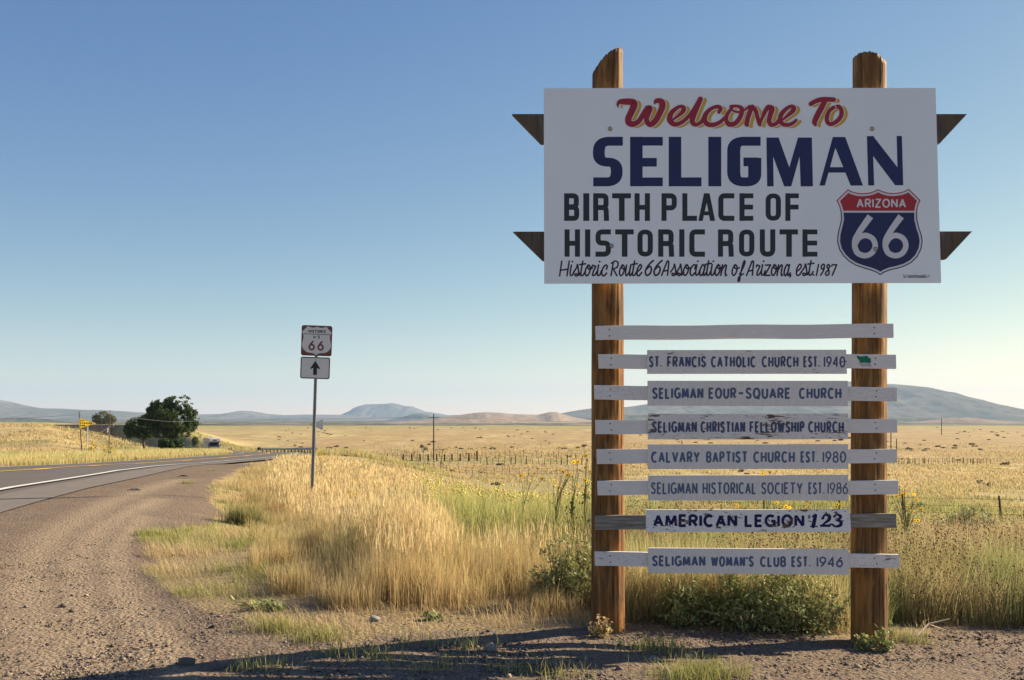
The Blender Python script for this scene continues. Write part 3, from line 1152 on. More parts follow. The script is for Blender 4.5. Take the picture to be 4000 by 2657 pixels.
# crossbeams behind the board
for (tl, bl, br, tr) in (((2000, 445.6), (2113, 561), (3671, 561), (3778, 445.6)), ((2004, 905), (2120, 1018), (3696, 1013), (3798, 904))):
    y0 = DB + 0.014
    k = (y0 + 0.0)
    poly = [W4(p[0], p[1], k) for p in (tl, bl, br, tr)]
    MB().prism([(p[0], p[2]) for p in poly], y0, DP - 0.001).build('crossbeam', M_oldwood, sign, bevel=0.002)

# the big board
corners = [(2124, 345), (2126, 1108), (3676.5, 1105), (3654.5, 344)]
poly = [W4(p[0], p[1], DB) for p in corners]
panel = MB().prism([(p[0], p[2]) for p in poly], DB, DB + 0.013).build('panel', M_white, sign, bevel=0.0012)
for (bx, by) in ((2383, 504), (3406, 504), (2389, 961), (3419, 974)):
    c = W4(bx, by, DB)
    MB().disc((c[0], c[2]), 0.0145, DB - 0.002, DB + 0.002, 18, dome=0.010).build('bolt', M_zinc, panel, smooth=True)

# "SELIGMAN"
ink = Ink()
T, B = 535.0, 728.5
hx, hy = 47.0, 35.0
ink.stroke(rounded([(2433, T + hy / 2), (2339, T + hy / 2), (2339, 634), (2409, 634), (2409, B - hy / 2), (2317, B - hy / 2)], [0, 40, 34, 34, 40, 0], 7), 46, 35)
ink.stroke([(2485.5, T), (2485.5, B)], 49)
for y_, xe in ((T + hy / 2, 2589), (634.5, 2565.5), (B - hy / 2, 2589)):
    ink.stroke([(2505, y_), (xe, y_)], 34)
ink.stroke([(2636.5, T), (2636.5, B)], 49)
ink.stroke([(2655, B - hy / 2), (2740, B - hy / 2)], 35)
ink.stroke([(2792, T), (2792, B)], 50.5)
ink.stroke(rounded([(2971, T + hy / 2), (2866, T + hy / 2), (2866, B - hy / 2), (2948, B - hy / 2), (2948, 648), (2948, 617)], [0, 38, 38, 38, 0, 0], 7), 51, 35)
ink.stroke([(2904, 633), (2960, 633)], 34)


def c4(pts, ox, oy):
    return [(ox + x / 2.361, oy + y / 2.361) for x, y in pts]


ink.poly(c4([(221, 845), (333, 845), (432, 1120), (385, 1295), (283, 1020), (288, 1295), (228, 1295)], 2900, 180))
ink.poly(c4([(432, 1120), (512, 845), (640, 845), (650, 1295), (537, 1295), (527, 1020), (450, 1295), (385, 1295)], 2900, 180))
ink.poly(c4([(833, 840), (890, 840), (857, 940), (760, 1288), (710, 1288)], 2900, 180))
ink.poly(c4([(890, 840), (948, 840), (1112, 1288), (998, 1288), (857, 940)], 2900, 180))
ink.poly(c4([(800, 1118), (935, 1118), (955, 1168), (786, 1168)], 2900, 180))
ink.poly(c4([(1148, 832), (1212, 832), (1205, 1012), (1215, 1287), (1160, 1287)], 2900, 180))
ink.poly(c4([(1205, 832), (1430, 1120), (1483, 1285), (1408, 1285), (1203, 1012)], 2900, 180))
ink.poly(c4([(1422, 830), (1470, 830), (1483, 1285), (1430, 1120)], 2900, 180))
ink.build('lettering', M_navy, panel, DB, 'large navy letters SELIGMAN')

# "BIRTH PLACE OF / HISTORIC ROUTE"
ink = Ink()


def block(ch, x0, x1, yt, yb, s=20.0, hs=20.0):
    xl, xr, yT, yB = x0 + s / 2, x1 - s / 2, yt + hs / 2, yb - hs / 2
    ym = (yt + yb) / 2
    I = ink
    if ch == 'I':
        I.stroke([((x0 + x1) / 2, yt), ((x0 + x1) / 2, yb)], x1 - x0)
    elif ch == 'B':
        I.stroke([(xl, yt), (xl, yb)], s)
        I.stroke(rounded([(x0 + s * .8, yT), (xr - 1.5, yT), (xr - 1.5, ym - 1), (x0 + s * .8, ym - 1)], [0, 13, 15, 0]), s, hs)
        I.stroke(rounded([(x0 + s * .8, ym + 1), (xr, ym + 1), (xr, yB), (x0 + s * .8, yB)], [0, 15, 13, 0]), s, hs)
    elif ch == 'R':
        I.stroke([(xl, yt), (xl, yb)], s)
        I.stroke(rounded([(x0 + s * .8, yT), (xr - 1, yT), (xr - 1, ym + 2), (x0 + s * .8, ym + 2)], [0, 13, 15, 0]), s, hs)
        I.stroke(rounded([(x0 + s * 1.3, ym + 2), (xr - 1, ym + 2), (xr + 1, yb)], [0, 15, 0]), s, hs)
    elif ch == 'T':
        I.stroke([(x0, yT), (x1, yT)], hs)
        I.stroke([((x0 + x1) / 2 + 1, yt + 3), ((x0 + x1) / 2 + 1, yb)], s * 1.1)
    elif ch == 'H':
        I.stroke([(xl, yt), (xl, yb)], s)
        I.stroke([(xr, yt), (xr, yb)], s)
        I.stroke([(x0 + s * .7, ym + 1), (x1 - s * .7, ym + 1)], hs * .95)
    elif ch == 'P':
        I.stroke([(xl, yt), (xl, yb)], s)
        I.stroke(rounded([(x0 + s * .8, yT), (xr, yT), (xr, ym + 3), (x0 + s * .8, ym + 3)], [0, 16, 16, 0]), s, hs)
    elif ch == 'L':
        I.stroke([(xl, yt), (xl, yb)], s)
        I.stroke([(x0 + s * .7, yB), (x1, yB)], hs)
    elif ch == 'A':
        cx = (x0 + x1) / 2
        I.poly([(cx - 11, yt), (cx, yt), (cx, yt + 37), (x0 + 17, yb), (x0, yb)])
        I.poly([(cx, yt), (cx + 11, yt), (x1, yb), (x1 - 20, yb), (cx, yt + 37)])
        I.poly([(x0 + 22, yt + 71), (x1 - 22, yt + 71), (x1 - 17, yt + 86), (x0 + 18, yt + 86)])
    elif ch == 'C':
        I.stroke(rounded([(x1, yT), (xl, yT), (xl, yB), (x1, yB)], [0, 16, 16, 0], 6), s, hs)
    elif ch == 'O':
        I.stroke(rounded([(xl, yT), (xr, yT), (xr, yB), (xl, yB)], 20, 6, closed=True), s, hs * .92, closed=True)
    elif ch == 'E':
        I.stroke([(xl, yt), (xl, yb)], s)
        for y_, xe in ((yT, x1), (ym, x1 - 1), (yB, x1)):
            I.stroke([(x0 + s * .7, y_), (xe, y_)], hs * .95)
    elif ch == 'F':
        I.stroke([(xl, yt), (xl, yb)], s)
        I.stroke([(x0 + s * .7, yT), (x1, yT)], hs * .95)
        I.stroke([(x0 + s * .7, ym), (x1 - 1, ym)], hs * .95)
    elif ch == 'S':
        I.stroke(rounded([(x1, yT), (xl, yT), (xl, ym), (xr, ym), (xr, yB), (x0, yB)], [0, 18, 16, 16, 18, 0], 6), s, hs)
    elif ch == 'U':
        I.stroke(rounded([(xl, yt), (xl, yB), (xr, yB), (xr, yt)], [0, 20, 20, 0], 6), s, hs)


S = 1 / 2.361
def flush(word_):
    global ink
    ink.build('lettering', M_black, panel, DB, 'black capitals ' + word_)
    ink = Ink()


for ch, a_, b_, ox in (('B', 480, 620, 2000), ('I', 657, 713, 2000), ('R', 748, 893, 2000), ('T', 923, 1097, 2000), ('H', 1130, 1272, 2000), ('P', 1378, 1520, 2000),
                       ('L', 1570, 1706, 2000), ('A', 1718, 1873, 2000), ('C', 1902, 2050, 2000), ('E', 2097, 2225, 2000), ('O', 213, 355, 2900), ('F', 395, 520, 2900)):
    block(ch, ox + a_ * S, ox + b_ * S, 755.5, 863.5)
    if (ch, a_) in (('H', 1130), ('E', 2097), ('F', 395)):
        flush({'H': 'BIRTH', 'E': 'PLACE', 'F': 'OF'}[ch])
for ch, a_, b_, ox in (('H', 484, 627, 2000), ('I', 673, 722, 2000), ('S', 770, 912, 2000), ('T', 951, 1122, 2000), ('O', 1157, 1299, 2000), ('R', 1348, 1493, 2000),
                       ('I', 1542, 1590, 2000), ('C', 1635, 1779, 2000), ('R', 1899, 2043, 2000), ('O', 2093, 2235, 2000), ('U', 160, 303, 2900), ('T', 342, 512, 2900), ('E', 553, 691, 2900)):
    block(ch, ox + a_ * S, ox + b_ * S, 896.5, 1003.5)
    if (ch, a_) in (('C', 1635), ('E', 553)):
        flush({'C': 'HISTORIC', 'E': 'ROUTE'}[ch])


# "Welcome To": crimson brush script, pale rim, yellow drop
e_ = [(1140, 500, 45), (1240, 425, 65), (1315, 350, 88), (1322, 288, 86), (1255, 268, 66), (1160, 325, 82), (1085, 410, 98), (1072, 520, 112), (1160, 597, 92), (1285, 560, 78), (1400, 465, 72),
      (1485, 360, 72), (1560, 245, 80), (1632, 132, 96)]
P_ = [
    [(130, 288, 6), (112, 262, 34), (112, 222, 58), (150, 182, 92), (240, 178, 118), (340, 180, 122), (405, 200, 128), (402, 270, 132), (350, 390, 124), (305, 490, 122), (315, 565, 118),
     (390, 592, 110), (490, 545, 96), (560, 445, 96), (625, 340, 100), (660, 285, 70)],
    [(640, 285, 70), (700, 300, 105), (670, 390, 106), (640, 480, 96), (655, 560, 100), (715, 598, 106), (800, 535, 112), (868, 420, 112), (925, 290, 118), (930, 200, 120), (880, 162, 104),
     (820, 168, 90), (795, 200, 50), (792, 232, 8)],
    e_,
    [(1632, 132, 100), (1570, 270, 104), (1495, 460, 106), (1487, 560, 96), (1550, 602, 78), (1640, 560, 70), (1690, 480, 72)],
    [(1975, 372, 66), (2003, 310, 84), (1960, 272, 78), (1870, 288, 68), (1780, 350, 82), (1718, 440, 96), (1716, 540, 100), (1790, 602, 92), (1900, 600, 84), (2010, 545, 74), (2080, 470, 60)],
    [(2190, 262, 50), (2230, 262, 60), (2320, 262, 58), (2390, 300, 84), (2392, 390, 88), (2345, 500, 88), (2260, 585, 92), (2160, 592, 98), (2112, 520, 82), (2120, 430, 78), (2170, 350, 66), (2215, 290, 56)],
    [(2190, 265, 48), (2210, 325, 44), (2290, 365, 44), (2380, 365, 46), (2450, 330, 44), (2540, 262, 54)],
    [(2560, 272, 70), (2555, 340, 92), (2515, 450, 92), (2485, 585, 90), (2505, 612, 60)],
    [(2590, 270, 84), (2650, 340, 84), (2685, 460, 78), (2725, 590, 80), (2745, 612, 40)],
    [(2735, 595, 40), (2775, 470, 66), (2830, 350, 84), (2880, 275, 84)],
    [(2900, 272, 84), (2950, 310, 108), (2920, 430, 94), (2900, 540, 92), (2945, 607, 80), (3040, 575, 76), (3095, 490, 66), (3140, 400, 60)],
    [(3155, 510, 42), (3250, 430, 64), (3340, 345, 92), (3352, 285, 88), (3290, 268, 68), (3200, 325, 76), (3122, 420, 86), (3105, 530, 90), (3170, 600, 78), (3270, 603, 76), (3350, 565, 68), (3400, 520, 58)],
    [(3668, 222, 86), (3760, 170, 88), (3870, 138, 92), (3980, 138, 92), (4092, 142, 88)],
    [(3925, 175, 100), (3860, 300, 108), (3790, 430, 108), (3740, 550, 100), (3755, 605, 60)],
    crv([(4100, 285, 78), (4190, 272, 76), (4235, 350, 84), (4222, 450, 86), (4150, 540, 82), (4040, 592, 80), (3975, 550, 80), (3968, 460, 82), (4010, 350, 76), (4090, 285, 76)]),
]


def welcome(grow, dx, dy, part):
    I = Ink()
    for st in part:
        pts = [(2390 + (p[0] + dx) / 4.722, 360 + (p[1] + dy) / 4.722, (p[2] + grow) / 4.722) for p in crv(st, 5)]
        I.stroke(pts, 10, cap='round')
    return I


for part, wd in ((P_[:12], 'Welcome'), (P_[12:], 'To')):
    welcome(-2, 72, 22, part).build('lettering', M_yellow, panel, DB, 'yellow drop shade of the word ' + wd, step=0.00003)
    welcome(22, 2, 2, part).build('lettering', M_cream, panel, DB - 0.0007, 'pale rim of the word ' + wd, step=0.00003)
    welcome(-2, 0, 0, part).build('lettering', M_red, panel, DB - 0.0014, 'crimson script word ' + wd, step=0.00003)

# the small script line: centre lines in an upright unit frame (x, y up; 0 baseline, 1 x-height, 1.35 cap), slanted afterwards
SL = {
    'H': (1.0, [[(.0, 0), (.12, 1.36)], [(.78, 0), (.90, 1.36)], [(.05, .52), (.82, .62)]]),
    'i': (.42, [crv([(.12, 1.0), (.05, .35), (.12, .03), (.34, .12), (.46, .45)])], [(.2, 1.32)]),
    's': (.62, [crv([(-.05, .3), (.25, .75), (.32, 1.05), (.45, .6), (.5, .2), (.3, -.02), (.12, .08), (.24, .2), (.55, .05), (.70, .3)])]),
    't': (.48, [crv([(.22, 1.36), (.1, .4), (.14, .03), (.36, .08), (.5, .35)]), [(-.08, 1.04), (.52, 1.12)]]),
    'o': (.66, [crv([(.38, .98), (.10, .65), (.06, .2), (.26, 0), (.50, .3), (.55, .75), (.36, 1.0), (.22, .85), (.45, .62), (.78, .72)])]),
    'r': (.58, [crv([(.02, .8), (.12, .98), (.3, .9), (.42, .85), (.22, .4), (.18, .05), (.40, .08), (.6, .4)])]),
    'c': (.60, [crv([(.55, .62), (.6, .92), (.38, .98), (.12, .6), (.10, .15), (.32, 0), (.60, .25)])]),
    'R': (.88, [[(.05, 0), (.2, 1.2)], crv([(.0, 1.15), (.4, 1.36), (.72, 1.2), (.66, .8), (.2, .6)]), [(.25, .62), (.70, .0)]]),
    'u': (.70, [crv([(.08, .98), (.04, .3), (.14, .0), (.42, .3), (.54, .9)]), crv([(.56, 1.0), (.48, .25), (.58, 0), (.76, .25)])]),
    'e': (.58, [crv([(.12, .38), (.42, .62), (.52, .9), (.34, 1.02), (.1, .6), (.1, .1), (.32, 0), (.6, .3)])]),
    'A': (.95, [[(.0, .0), (.5, 1.30)], crv([(.42, 1.2), (.58, 1.34), (.68, 1.2), (.66, .5), (.64, .02)]), [(.2, .40), (.64, .48)]]),
    'a': (.68, [crv([(.52, .85), (.32, 1.0), (.08, .55), (.08, .1), (.26, 0), (.48, .4), (.58, .98)]), crv([(.58, 1.0), (.46, .2), (.56, 0), (.74, .25)])]),
    'n': (.70, [[(.1, .98), (.0, .0)], crv([(.05, .45), (.35, .92), (.52, .9), (.46, .3), (.52, .0), (.62, .04)])]),
    'f': (.62, [crv([(.2, .1), (.55, .8), (.68, 1.25), (.58, 1.34), (.44, .9), (.28, .0), (.22, -.5), (.08, -.52), (.12, -.2), (.35, .02), (.6, .15)])]),
    'z': (.66, [[(.0, .95), (.58, .98), (.0, .0), (.58, .02)]]),
    'W': (1.3, [crv([(.0, 1.2), (.2, 1.3), (.2, .5), (.3, .0), (.55, .5), (.62, 1.0), (.6, .3), (.72, .0), (1.0, .5), (1.12, 1.25)])]),
    'l': (.38, [crv([(.3, 1.36), (.12, .4), (.14, .03), (.36, .2)])]),
    'w': (.9, [crv([(.05, .95), (.05, .2), (.2, 0), (.4, .4), (.45, .9), (.45, .2), (.6, 0), (.8, .4), (.85, .95)])]),
    'k': (.62, [[(.2, 1.36), (.0, .0)], [(.5, .9), (.1, .45)], [(.18, .5), (.55, .0)]]),
    '6': (.68, [crv([(.62, 1.4), (.25, .95), (.04, .4), (.16, .02), (.42, .18), (.52, .6), (.36, .86), (.12, .6)])]),
    '1': (.34, [[(.0, .0), (.14, 1.0)]]),
    '9': (.55, [crv([(.42, .75), (.3, .55), (.1, .7), (.2, .98), (.42, .98), (.40, .5), (.1, .0)])]),
    '8': (.58, [crv([(.46, .88), (.28, 1.0), (.16, .8), (.40, .45), (.40, .1), (.16, .0), (.05, .2), (.30, .5), (.46, .88)])]),
    '7': (.60, [[(.05, .85), (.15, .98), (.6, .98), (.2, .0)]]),
    ',': (.25, [[(.1, .06), (.04, -.14)]]),
    '.': (.22, [[(.05, .02), (.09, .06)]]),
}


def script(I, txt, x0, x1, yb, xh, t, slant=0.20):
    A = sum(SL[c][0] for c in txt)
    k = (x1 - x0) / A
    x = x0
    for c in txt:
        g = SL[c]
        for s in g[1]:
            I.stroke([(x + p[0] * k * .96 + slant * p[1] * xh * .35, yb - p[1] * xh) for p in s], t, cap='round')
        if len(g) > 2:
            for p in g[2]:
                cx, cy = x + p[0] * k + slant * p[1] * xh * .35, yb - p[1] * xh
                I.poly([(cx + t * .62 * math.cos(q), cy + t * .62 * math.sin(q)) for q in np.linspace(0, 2 * math.pi, 11)[:-1]])
        x += g[0] * k


for txt, a_, b_, yb in (('Historic', 2186, 2370, 1078), ('Route', 2385, 2506, 1077.5), ('66', 2518, 2586, 1077), ('Association', 2584, 2842, 1076.5), ('of', 2857, 2905, 1076.5),
                        ('Arizona,', 2916, 3094, 1076.5), ('est.', 3107, 3184, 1076), ('1987', 3189, 3266, 1076)):
    ink = Ink()
    script(ink, txt, a_, b_, yb, 42, 6.4 if txt != '66' else 7.2)
    ink.build('lettering', M_script, panel, DB, 'thin plum italic word ' + txt.strip('.,'), step=0.00003)
ink = Ink()
script(ink, 'Wesolowski', 3527, 3620, 1085, 9.5, 1.9)
ink.stroke([(3625, 1076), (3632, 1074)], 1.8)
ink.stroke([(3622, 1082), (3633, 1080)], 1.8)
ink.build('lettering', M_script, panel, DB, 'tiny painted signature near the lower corner', step=0.00003)

# shield
SH = [(866, 317), (918, 264), (972, 212), (1010, 232), (1060, 246), (1110, 250), (1165, 244), (1210, 231), (1250, 211), (1295, 231), (1340, 244), (1390, 248), (1450, 241), (1495, 228),
      (1534, 208), (1590, 262), (1642, 314), (1622, 360), (1611, 415), (1612, 490), (1630, 565), (1652, 630), (1662, 690), (1650, 765), (1615, 835), (1560, 890), (1500, 922), (1430, 945),
      (1360, 960), (1310, 980), (1270, 1005), (1232, 980), (1180, 960), (1110, 940), (1040, 915), (980, 878), (930, 830), (892, 770), (873, 700), (876, 630), (893, 560), (909, 490),
      (905, 420), (890, 365)]


def inset(poly, d):
    n = len(poly)
    out = []
    for i in range(n):
        a, p, b = np.array(poly[i - 1], float), np.array(poly[i], float), np.array(poly[(i + 1) % n], float)
        u = (p - a) / np.linalg.norm(p - a)
        v = (b - p) / np.linalg.norm(b - p)
        n1, n2 = np.array([-u[1], u[0]]), np.array([-v[1], v[0]])
        m = n1 + n2
        m /= np.linalg.norm(m)
        out.append(tuple(p + m * d / max(.45, m @ n1)))
    return out


def clip_y(poly, y, above):
    out = []
    n = len(poly)
    for i in range(n):
        p, q = poly[i], poly[(i + 1) % n]
        ip = (p[1] <= y) if above else (p[1] >= y)
        iq = (q[1] <= y) if above else (q[1] >= y)
        if ip:
            out.append(p)
        if ip != iq:
            t = (y - p[1]) / (q[1] - p[1])
            out.append((p[0] + (q[0] - p[0]) * t, y))
    return out


def fill(I, pts, ox=2900, oy=650, s=2.361):
    I.poly([(ox + x / s, oy + y / s) for x, y in pts])


a = Ink(); fill(a, clip_y(SH, 418, True)); a.build('shield_border', M_redsh, panel, DB - .0001)
a = Ink(); fill(a, clip_y(SH, 418, False)); a.build('shield_border', M_navy, panel, DB - .0001)
a = Ink(); fill(a, inset(SH, 10)); a.build('shield_rim', M_shieldwhite, panel, DB - .0004)
IN = inset(SH, 27)
a = Ink(); fill(a, clip_y(IN, 411, True)); a.build('shield_field', M_redsh, panel, DB - .0007)
a = Ink(); fill(a, clip_y(IN, 428, False)); a.build('shield_field', M_navy, panel, DB - .0007)
a = Ink()
word(a, 'ARIZONA', 3345.5, 3539, 776.5, 812.5, 6.2, gap=.18)
a.build('lettering', M_shieldwhite, panel, DB - .0010, 'white word ARIZONA on the shield')
a = Ink()
for ox in (0, 283):
    pts = crv([(1180, 462, 62), (1130, 530, 58), (1075, 610, 54), (1038, 680, 52), (1036, 745, 52)], 5) + crv([(1036, 745, 52), (1062, 800, 52), (1128, 825, 50), (1192, 800, 50),
          (1224, 735, 50), (1200, 668, 50), (1135, 638, 50), (1075, 662, 48), (1040, 715, 50)], 6)
    a.stroke([(2900 + (p[0] + ox) / 2.361, 650 + p[1] / 2.361, p[2] / 2.361) for p in pts], 20)
a.build('lettering', M_shieldwhite, panel, DB - .0010, 'large white number 66 on the shield')

# rails and name boards
WOODC = (0.16, 0.09, 0.05)
rail_specs = [  # xl, yt_l, yb_l, xr, yt_r, yb_r, material args, label
    (2326.4, 1273.5, 1328.5, 3489.6, 1264.8, 1319.5, ('none', .0), 'long white rail with no board on it'),
    (2337.8, 1385.3, 1441, 3500, 1385, 1440, ('none', -.02), 'white rail with a torn green sticker'),
    (2321.6, 1505.8, 1561.6, 3503, 1512.7, 1566.8, ('streak', -.03), None),
    (2325.8, 1640.8, 1696, 3504, 1636, 1690, ('none', .0), None),
    (2331, 1754, 1812, 3503, 1754.8, 1809, ('none', .0), None),
    (2334, 1878, 1935, 3508, 1878, 1932.5, ('none', -.02), None),
    (2324, 2015, 2071, 3501, 2008, 2063, None, 'bare grey rail behind the american legion board'),
    (2323.3, 2156.3, 2212, 3512, 2166.6, 2220, ('streak', .06), None),
]
M_bare = NT('bare_grey_wood')
_v = M_bare.pos((0.6, 1, 7.0))
_n = M_bare.noise(_v, 9, 7, 0.6, 0.5)
M_bare.base(M_bare.ramp(_n, [(0.30, (0.13, 0.115, 0.09)), (0.5, (0.25, 0.22, 0.185)), (0.66, (0.36, 0.33, 0.28))]))
M_bare.set(0.85, 0, .2)
M_bare.bump(_n, .5, .004)
M_bare = M_bare.m
rails = []
for i, (xl, tl, bl, xr, tr, br, ma, lb) in enumerate(rail_specs):
    yf, yb_ = DP - 0.020, DP + 0.006
    m = M_bare if ma is None else painted_board('white_rail_paint', (0.82, 0.78, 0.73), WOODC, ma[0], ma[1], 'x', seed=i * 3.7, dirt=.22)
    a1, a2, a3, a4 = W4(xl, tl, yf), W4(xl + 1.5, bl, yf), W4(xr + 1.5, br, yf), W4(xr, tr, yf)
    # slight warp along the length
    n = 14
    top = [(a1[0] + (a4[0] - a1[0]) * t / n, a1[2] + (a4[2] - a1[2]) * t / n + 0.0022 * math.sin(t * 1.1 + i)) for t in range(n + 1)]
    bot = [(a2[0] + (a3[0] - a2[0]) * t / n, a2[2] + (a3[2] - a2[2]) * t / n + 0.0022 * math.sin(t * 1.1 + i + .4)) for t in range(n + 1)]
    mb = MB()
    k = 0
    vs = []
    for t in range(n + 1):
        vs += [(top[t][0], yf, top[t][1]), (bot[t][0], yf, bot[t][1]), (bot[t][0], yb_, bot[t][1]), (top[t][0], yb_, top[t][1])]
    fs = [(0, 3, 2, 1), (4 * n, 4 * n + 1, 4 * n + 2, 4 * n + 3)]
    for t in range(n):
        b = 4 * t
        for q in range(4):
            fs.append((b + q, b + (q + 1) % 4, b + 4 + (q + 1) % 4, b + 4 + q))
    mb.add(vs, fs)
    r_ = mb.build('rail_plank', m, sign, bevel=0.0015)
    tag(r_, lb)
    rails.append(r_)
    for (nx, fy) in ((2380 + (i * 7) % 9, .27), (2381 + (i * 5) % 8, .72), (3414 + (i * 5) % 11, .27), (3415 + (i * 3) % 11, .70)):
        if i == 6:
            continue
        t = (nx - xl) / (xr - xl)
        yy = (tl + (tr - tl) * t) * (1 - fy) + (bl + (br - bl) * t) * fy
        c = W4(nx, yy, yf)
        MB().disc((c[0], c[2]), 0.0046, yf - 0.0012, yf + 0.002, 9, dome=0.0015).build('nail', M_rust, r_)
# torn sticker
st = Ink()
sp_ = [(1150, 500), (1165, 493), (1190, 503), (1235, 498), (1275, 494), (1283, 515), (1308, 522), (1312, 565), (1300, 580), (1250, 572), (1190, 575), (1178, 545), (1160, 528)]
st.poly([(2950 + x / 2.904, 1220 + y / 2.904) for x, y in sp_])
st.build('sticker', simple('green_sticker', (0.0, 0.16, 0.085), .45), rails[1], DP - 0.0206, 'torn green sticker')
st = Ink()
sp_ = [(1155, 540), (1180, 575), (1300, 582), (1318, 600), (1310, 622), (1270, 612), (1215, 618), (1190, 605), (1170, 570)]
st.poly([(2950 + x / 2.904, 1220 + y / 2.904) for x, y in sp_])
st.build('sticker', simple('sticker_glue', (0.42, 0.43, 0.42), .7), rails[1], DP - 0.0203, 'grey glue left under the sticker')

M_blue1 = None
boards = [  # corners TL, TR, BR, BL ; kind, amount, grain, letters
    ([(2528.8, 1367.8), (3305.5, 1366.5), (3308.5, 1460.3), (2529, 1461)], 'streak', .05, 'x', 'first name board, cracked along the grain, ST. FRANCIS CATHOLIC CHURCH EST. 1940'),
    ([(2530.3, 1487.5), (3311.5, 1488), (3312, 1587.5), (2530.5, 1585.5)], 'none', .03, 'z', 'board reading SELIGMAN EOUR-SQUARE CHURCH'),
    ([(2531.3, 1616.5), (3311.5, 1616), (3313, 1716.5), (2531.5, 1717)], 'streak', .115, 'x', 'heavily flaked board SELIGMAN CHRISTIAN FELLOWSHIP CHURCH'),
    ([(2531.3, 1735.5), (3313, 1735.5), (3314, 1832), (2531.3, 1833.5)], 'none', .03, 'z', 'board reading CALVARY BAPTIST CHURCH EST. 1980'),
    ([(2532.4, 1857), (3314, 1855.5), (3315, 1955), (2533, 1955.5)], 'none', .05, 'z', 'board reading SELIGMAN HISTORICAL SOCIETY EST. 1986'),
    ([(2524, 1991.5), (3319, 1991), (3325, 2078.5), (2523.5, 2078.5)], 'spot', .075, 'x', 'chipped glossy board AMERICAN LEGION #123'),
    ([(2533, 2141), (3314, 2146), (3318, 2246), (2532, 2238.5)], 'none', .03, 'z', 'board reading SELIGMAN WOMANS CLUB EST. 1946'),
]
words_ = [
    [('ST.', 95, 240), ('FRANCIS', 292, 718), ('CATHOLIC', 768, 1257), ('CHURCH', 1318, 1720), ('EST.', 1770, 1955), ('1940', 1992, 2228)],
    [('SELIGMAN', 130, 688), ('EOUR', 742, 1045), ('-', 1058, 1130), ('SQUARE', 1142, 1635), ('CHURCH', 1722, 2185)],
    [('SELIGMAN', 128, 618), ('CHRISTIAN', 655, 1142), ('FELLOWSHIP', 1187, 1785), ('CHURCH', 1822, 2212)],
    [('CALVARY', 118, 650), ('BAPTIST', 715, 1170), ('CHURCH', 1227, 1680), ('EST.', 1740, 1937), ('1980', 1980, 2238)],
    [('SELIGMAN', 115, 625), ('HISTORICAL', 677, 1262), ('SOCIETY', 1312, 1765), ('EST.', 1825, 2003), ('1986', 2033, 2257)],
    [('AMERICAN', 140, 1055), ('LEGION', 1133, 1783)],
    [('SELIGMAN', 128, 710), ("WOMAN'S", 768, 1235), ('CLUB', 1300, 1585), ('EST.', 1640, 1853), ('1946', 1915, 2203)],
]
tops = [(1391.5, 1436, 7.9), (1514, 1559, 8.6), (1646, 1691, 8.0), (1763, 1808.5, 8.3), (1884.5, 1931.5, 6.9), (2009, 2060, 11.2), (2170, 2212.5, 8.4)]
rn = random.Random(3)
for i, (cs, kind, amt, grain, lb) in enumerate(boards):
    yf, yb_ = DP - 0.040, DP - 0.0205
    paint = (0.81, 0.77, 0.72) if i != 5 else (0.83, 0.83, 0.81)
    m = painted_board('name_board_paint', paint, (0.17, 0.105, 0.065), kind, amt, grain, seed=i * 5.1 + 1, dirt=.3 if grain == 'z' else .2)
    poly = [W4(p[0], p[1], yf) for p in cs]
    b = MB().prism([(p[0], p[2]) for p in poly], yf, yb_).build('name_board', m, sign, bevel=0.0012)
    tag(b, lb)
    bl = [(0.085, 0.115, 0.22), (0.105, 0.145, 0.25), (0.075, 0.105, 0.21), (0.12, 0.165, 0.28), (0.125, 0.165, 0.27), (0.014, 0.012, 0.095), (0.11, 0.145, 0.25)][i]
    ml = painted_board('blue_lettering_paint', bl, (0.19, 0.125, 0.08), kind, amt + (.004 if kind != 'none' else 0), grain, seed=i * 5.1 + 1, dirt=.35)
    yt, yb2, tt = tops[i]
    sl = 4.8 / 747 if i == 6 else 0.0
    for txt, a_, b_ in words_[i]:
        x0, x1 = 2500 + a_ / 2.7776, 2500 + b_ / 2.7776
        off = sl * (x0 - 2546)
        tw = tt if txt[0] not in '1' else tt * .8
        ik = Ink()
        word(ik, txt, x0, x1, yt + off, yb2 + off, tw, slope=sl, gap=.15, jit=.5, rnd=rn, cap='butt')
        ik.build('lettering', ml, b, yf, step=0.00008)
    if i == 5:
        ik = Ink()
        word(ik, '#', 3153, 3168, 2010, 2028, 2.2)
        ik.build('lettering', ml, b, yf, step=0.00008)
        ik = Ink()
        # heavy figures 1 2 3 with feet
        for pts in ([(3185, 2014, 14), (3181, 2035, 15), (3176, 2056, 16)], [(3172, 2020, 5), (3186, 2011, 8)], [(3166, 2056.5, 5), (3192, 2056.5, 5)], [(3176, 2012, 4), (3190, 2011, 4)],
                    crv([(3214, 2025, 10), (3222, 2012, 8), (3238, 2015, 14), (3238, 2030, 13), (3220, 2045, 8), (3208, 2056, 6)]), [(3206, 2054, 9), (3240, 2054, 10), (3246, 2046, 5)],
                    crv([(3258, 2018, 9), (3270, 2010, 7), (3283, 2018, 13), (3276, 2030, 9), (3266, 2033, 5)]), crv([(3266, 2033, 5), (3284, 2038, 12), (3282, 2052, 13), (3264, 2057, 8), (3252, 2050, 9)])):
            ik.stroke(pts, 8, cap='round')
        ik.build('lettering', ml, b, yf, step=0.00008)
    for (nx, ny) in ((2552, .42), (3285, .50)) if i in (0, 1, 3, 4, 6) else ((2556, .5), (3290, .5)):
        yy = cs[0][1] * (1 - ny) + cs[3][1] * ny
        c = W4(nx + rn.uniform(-4, 4), yy, yf)
        MB().disc((c[0], c[2]), 0.0042, yf - 0.0012, yf + 0.002, 9, dome=0.001).build('nail', M_darkhole, b)

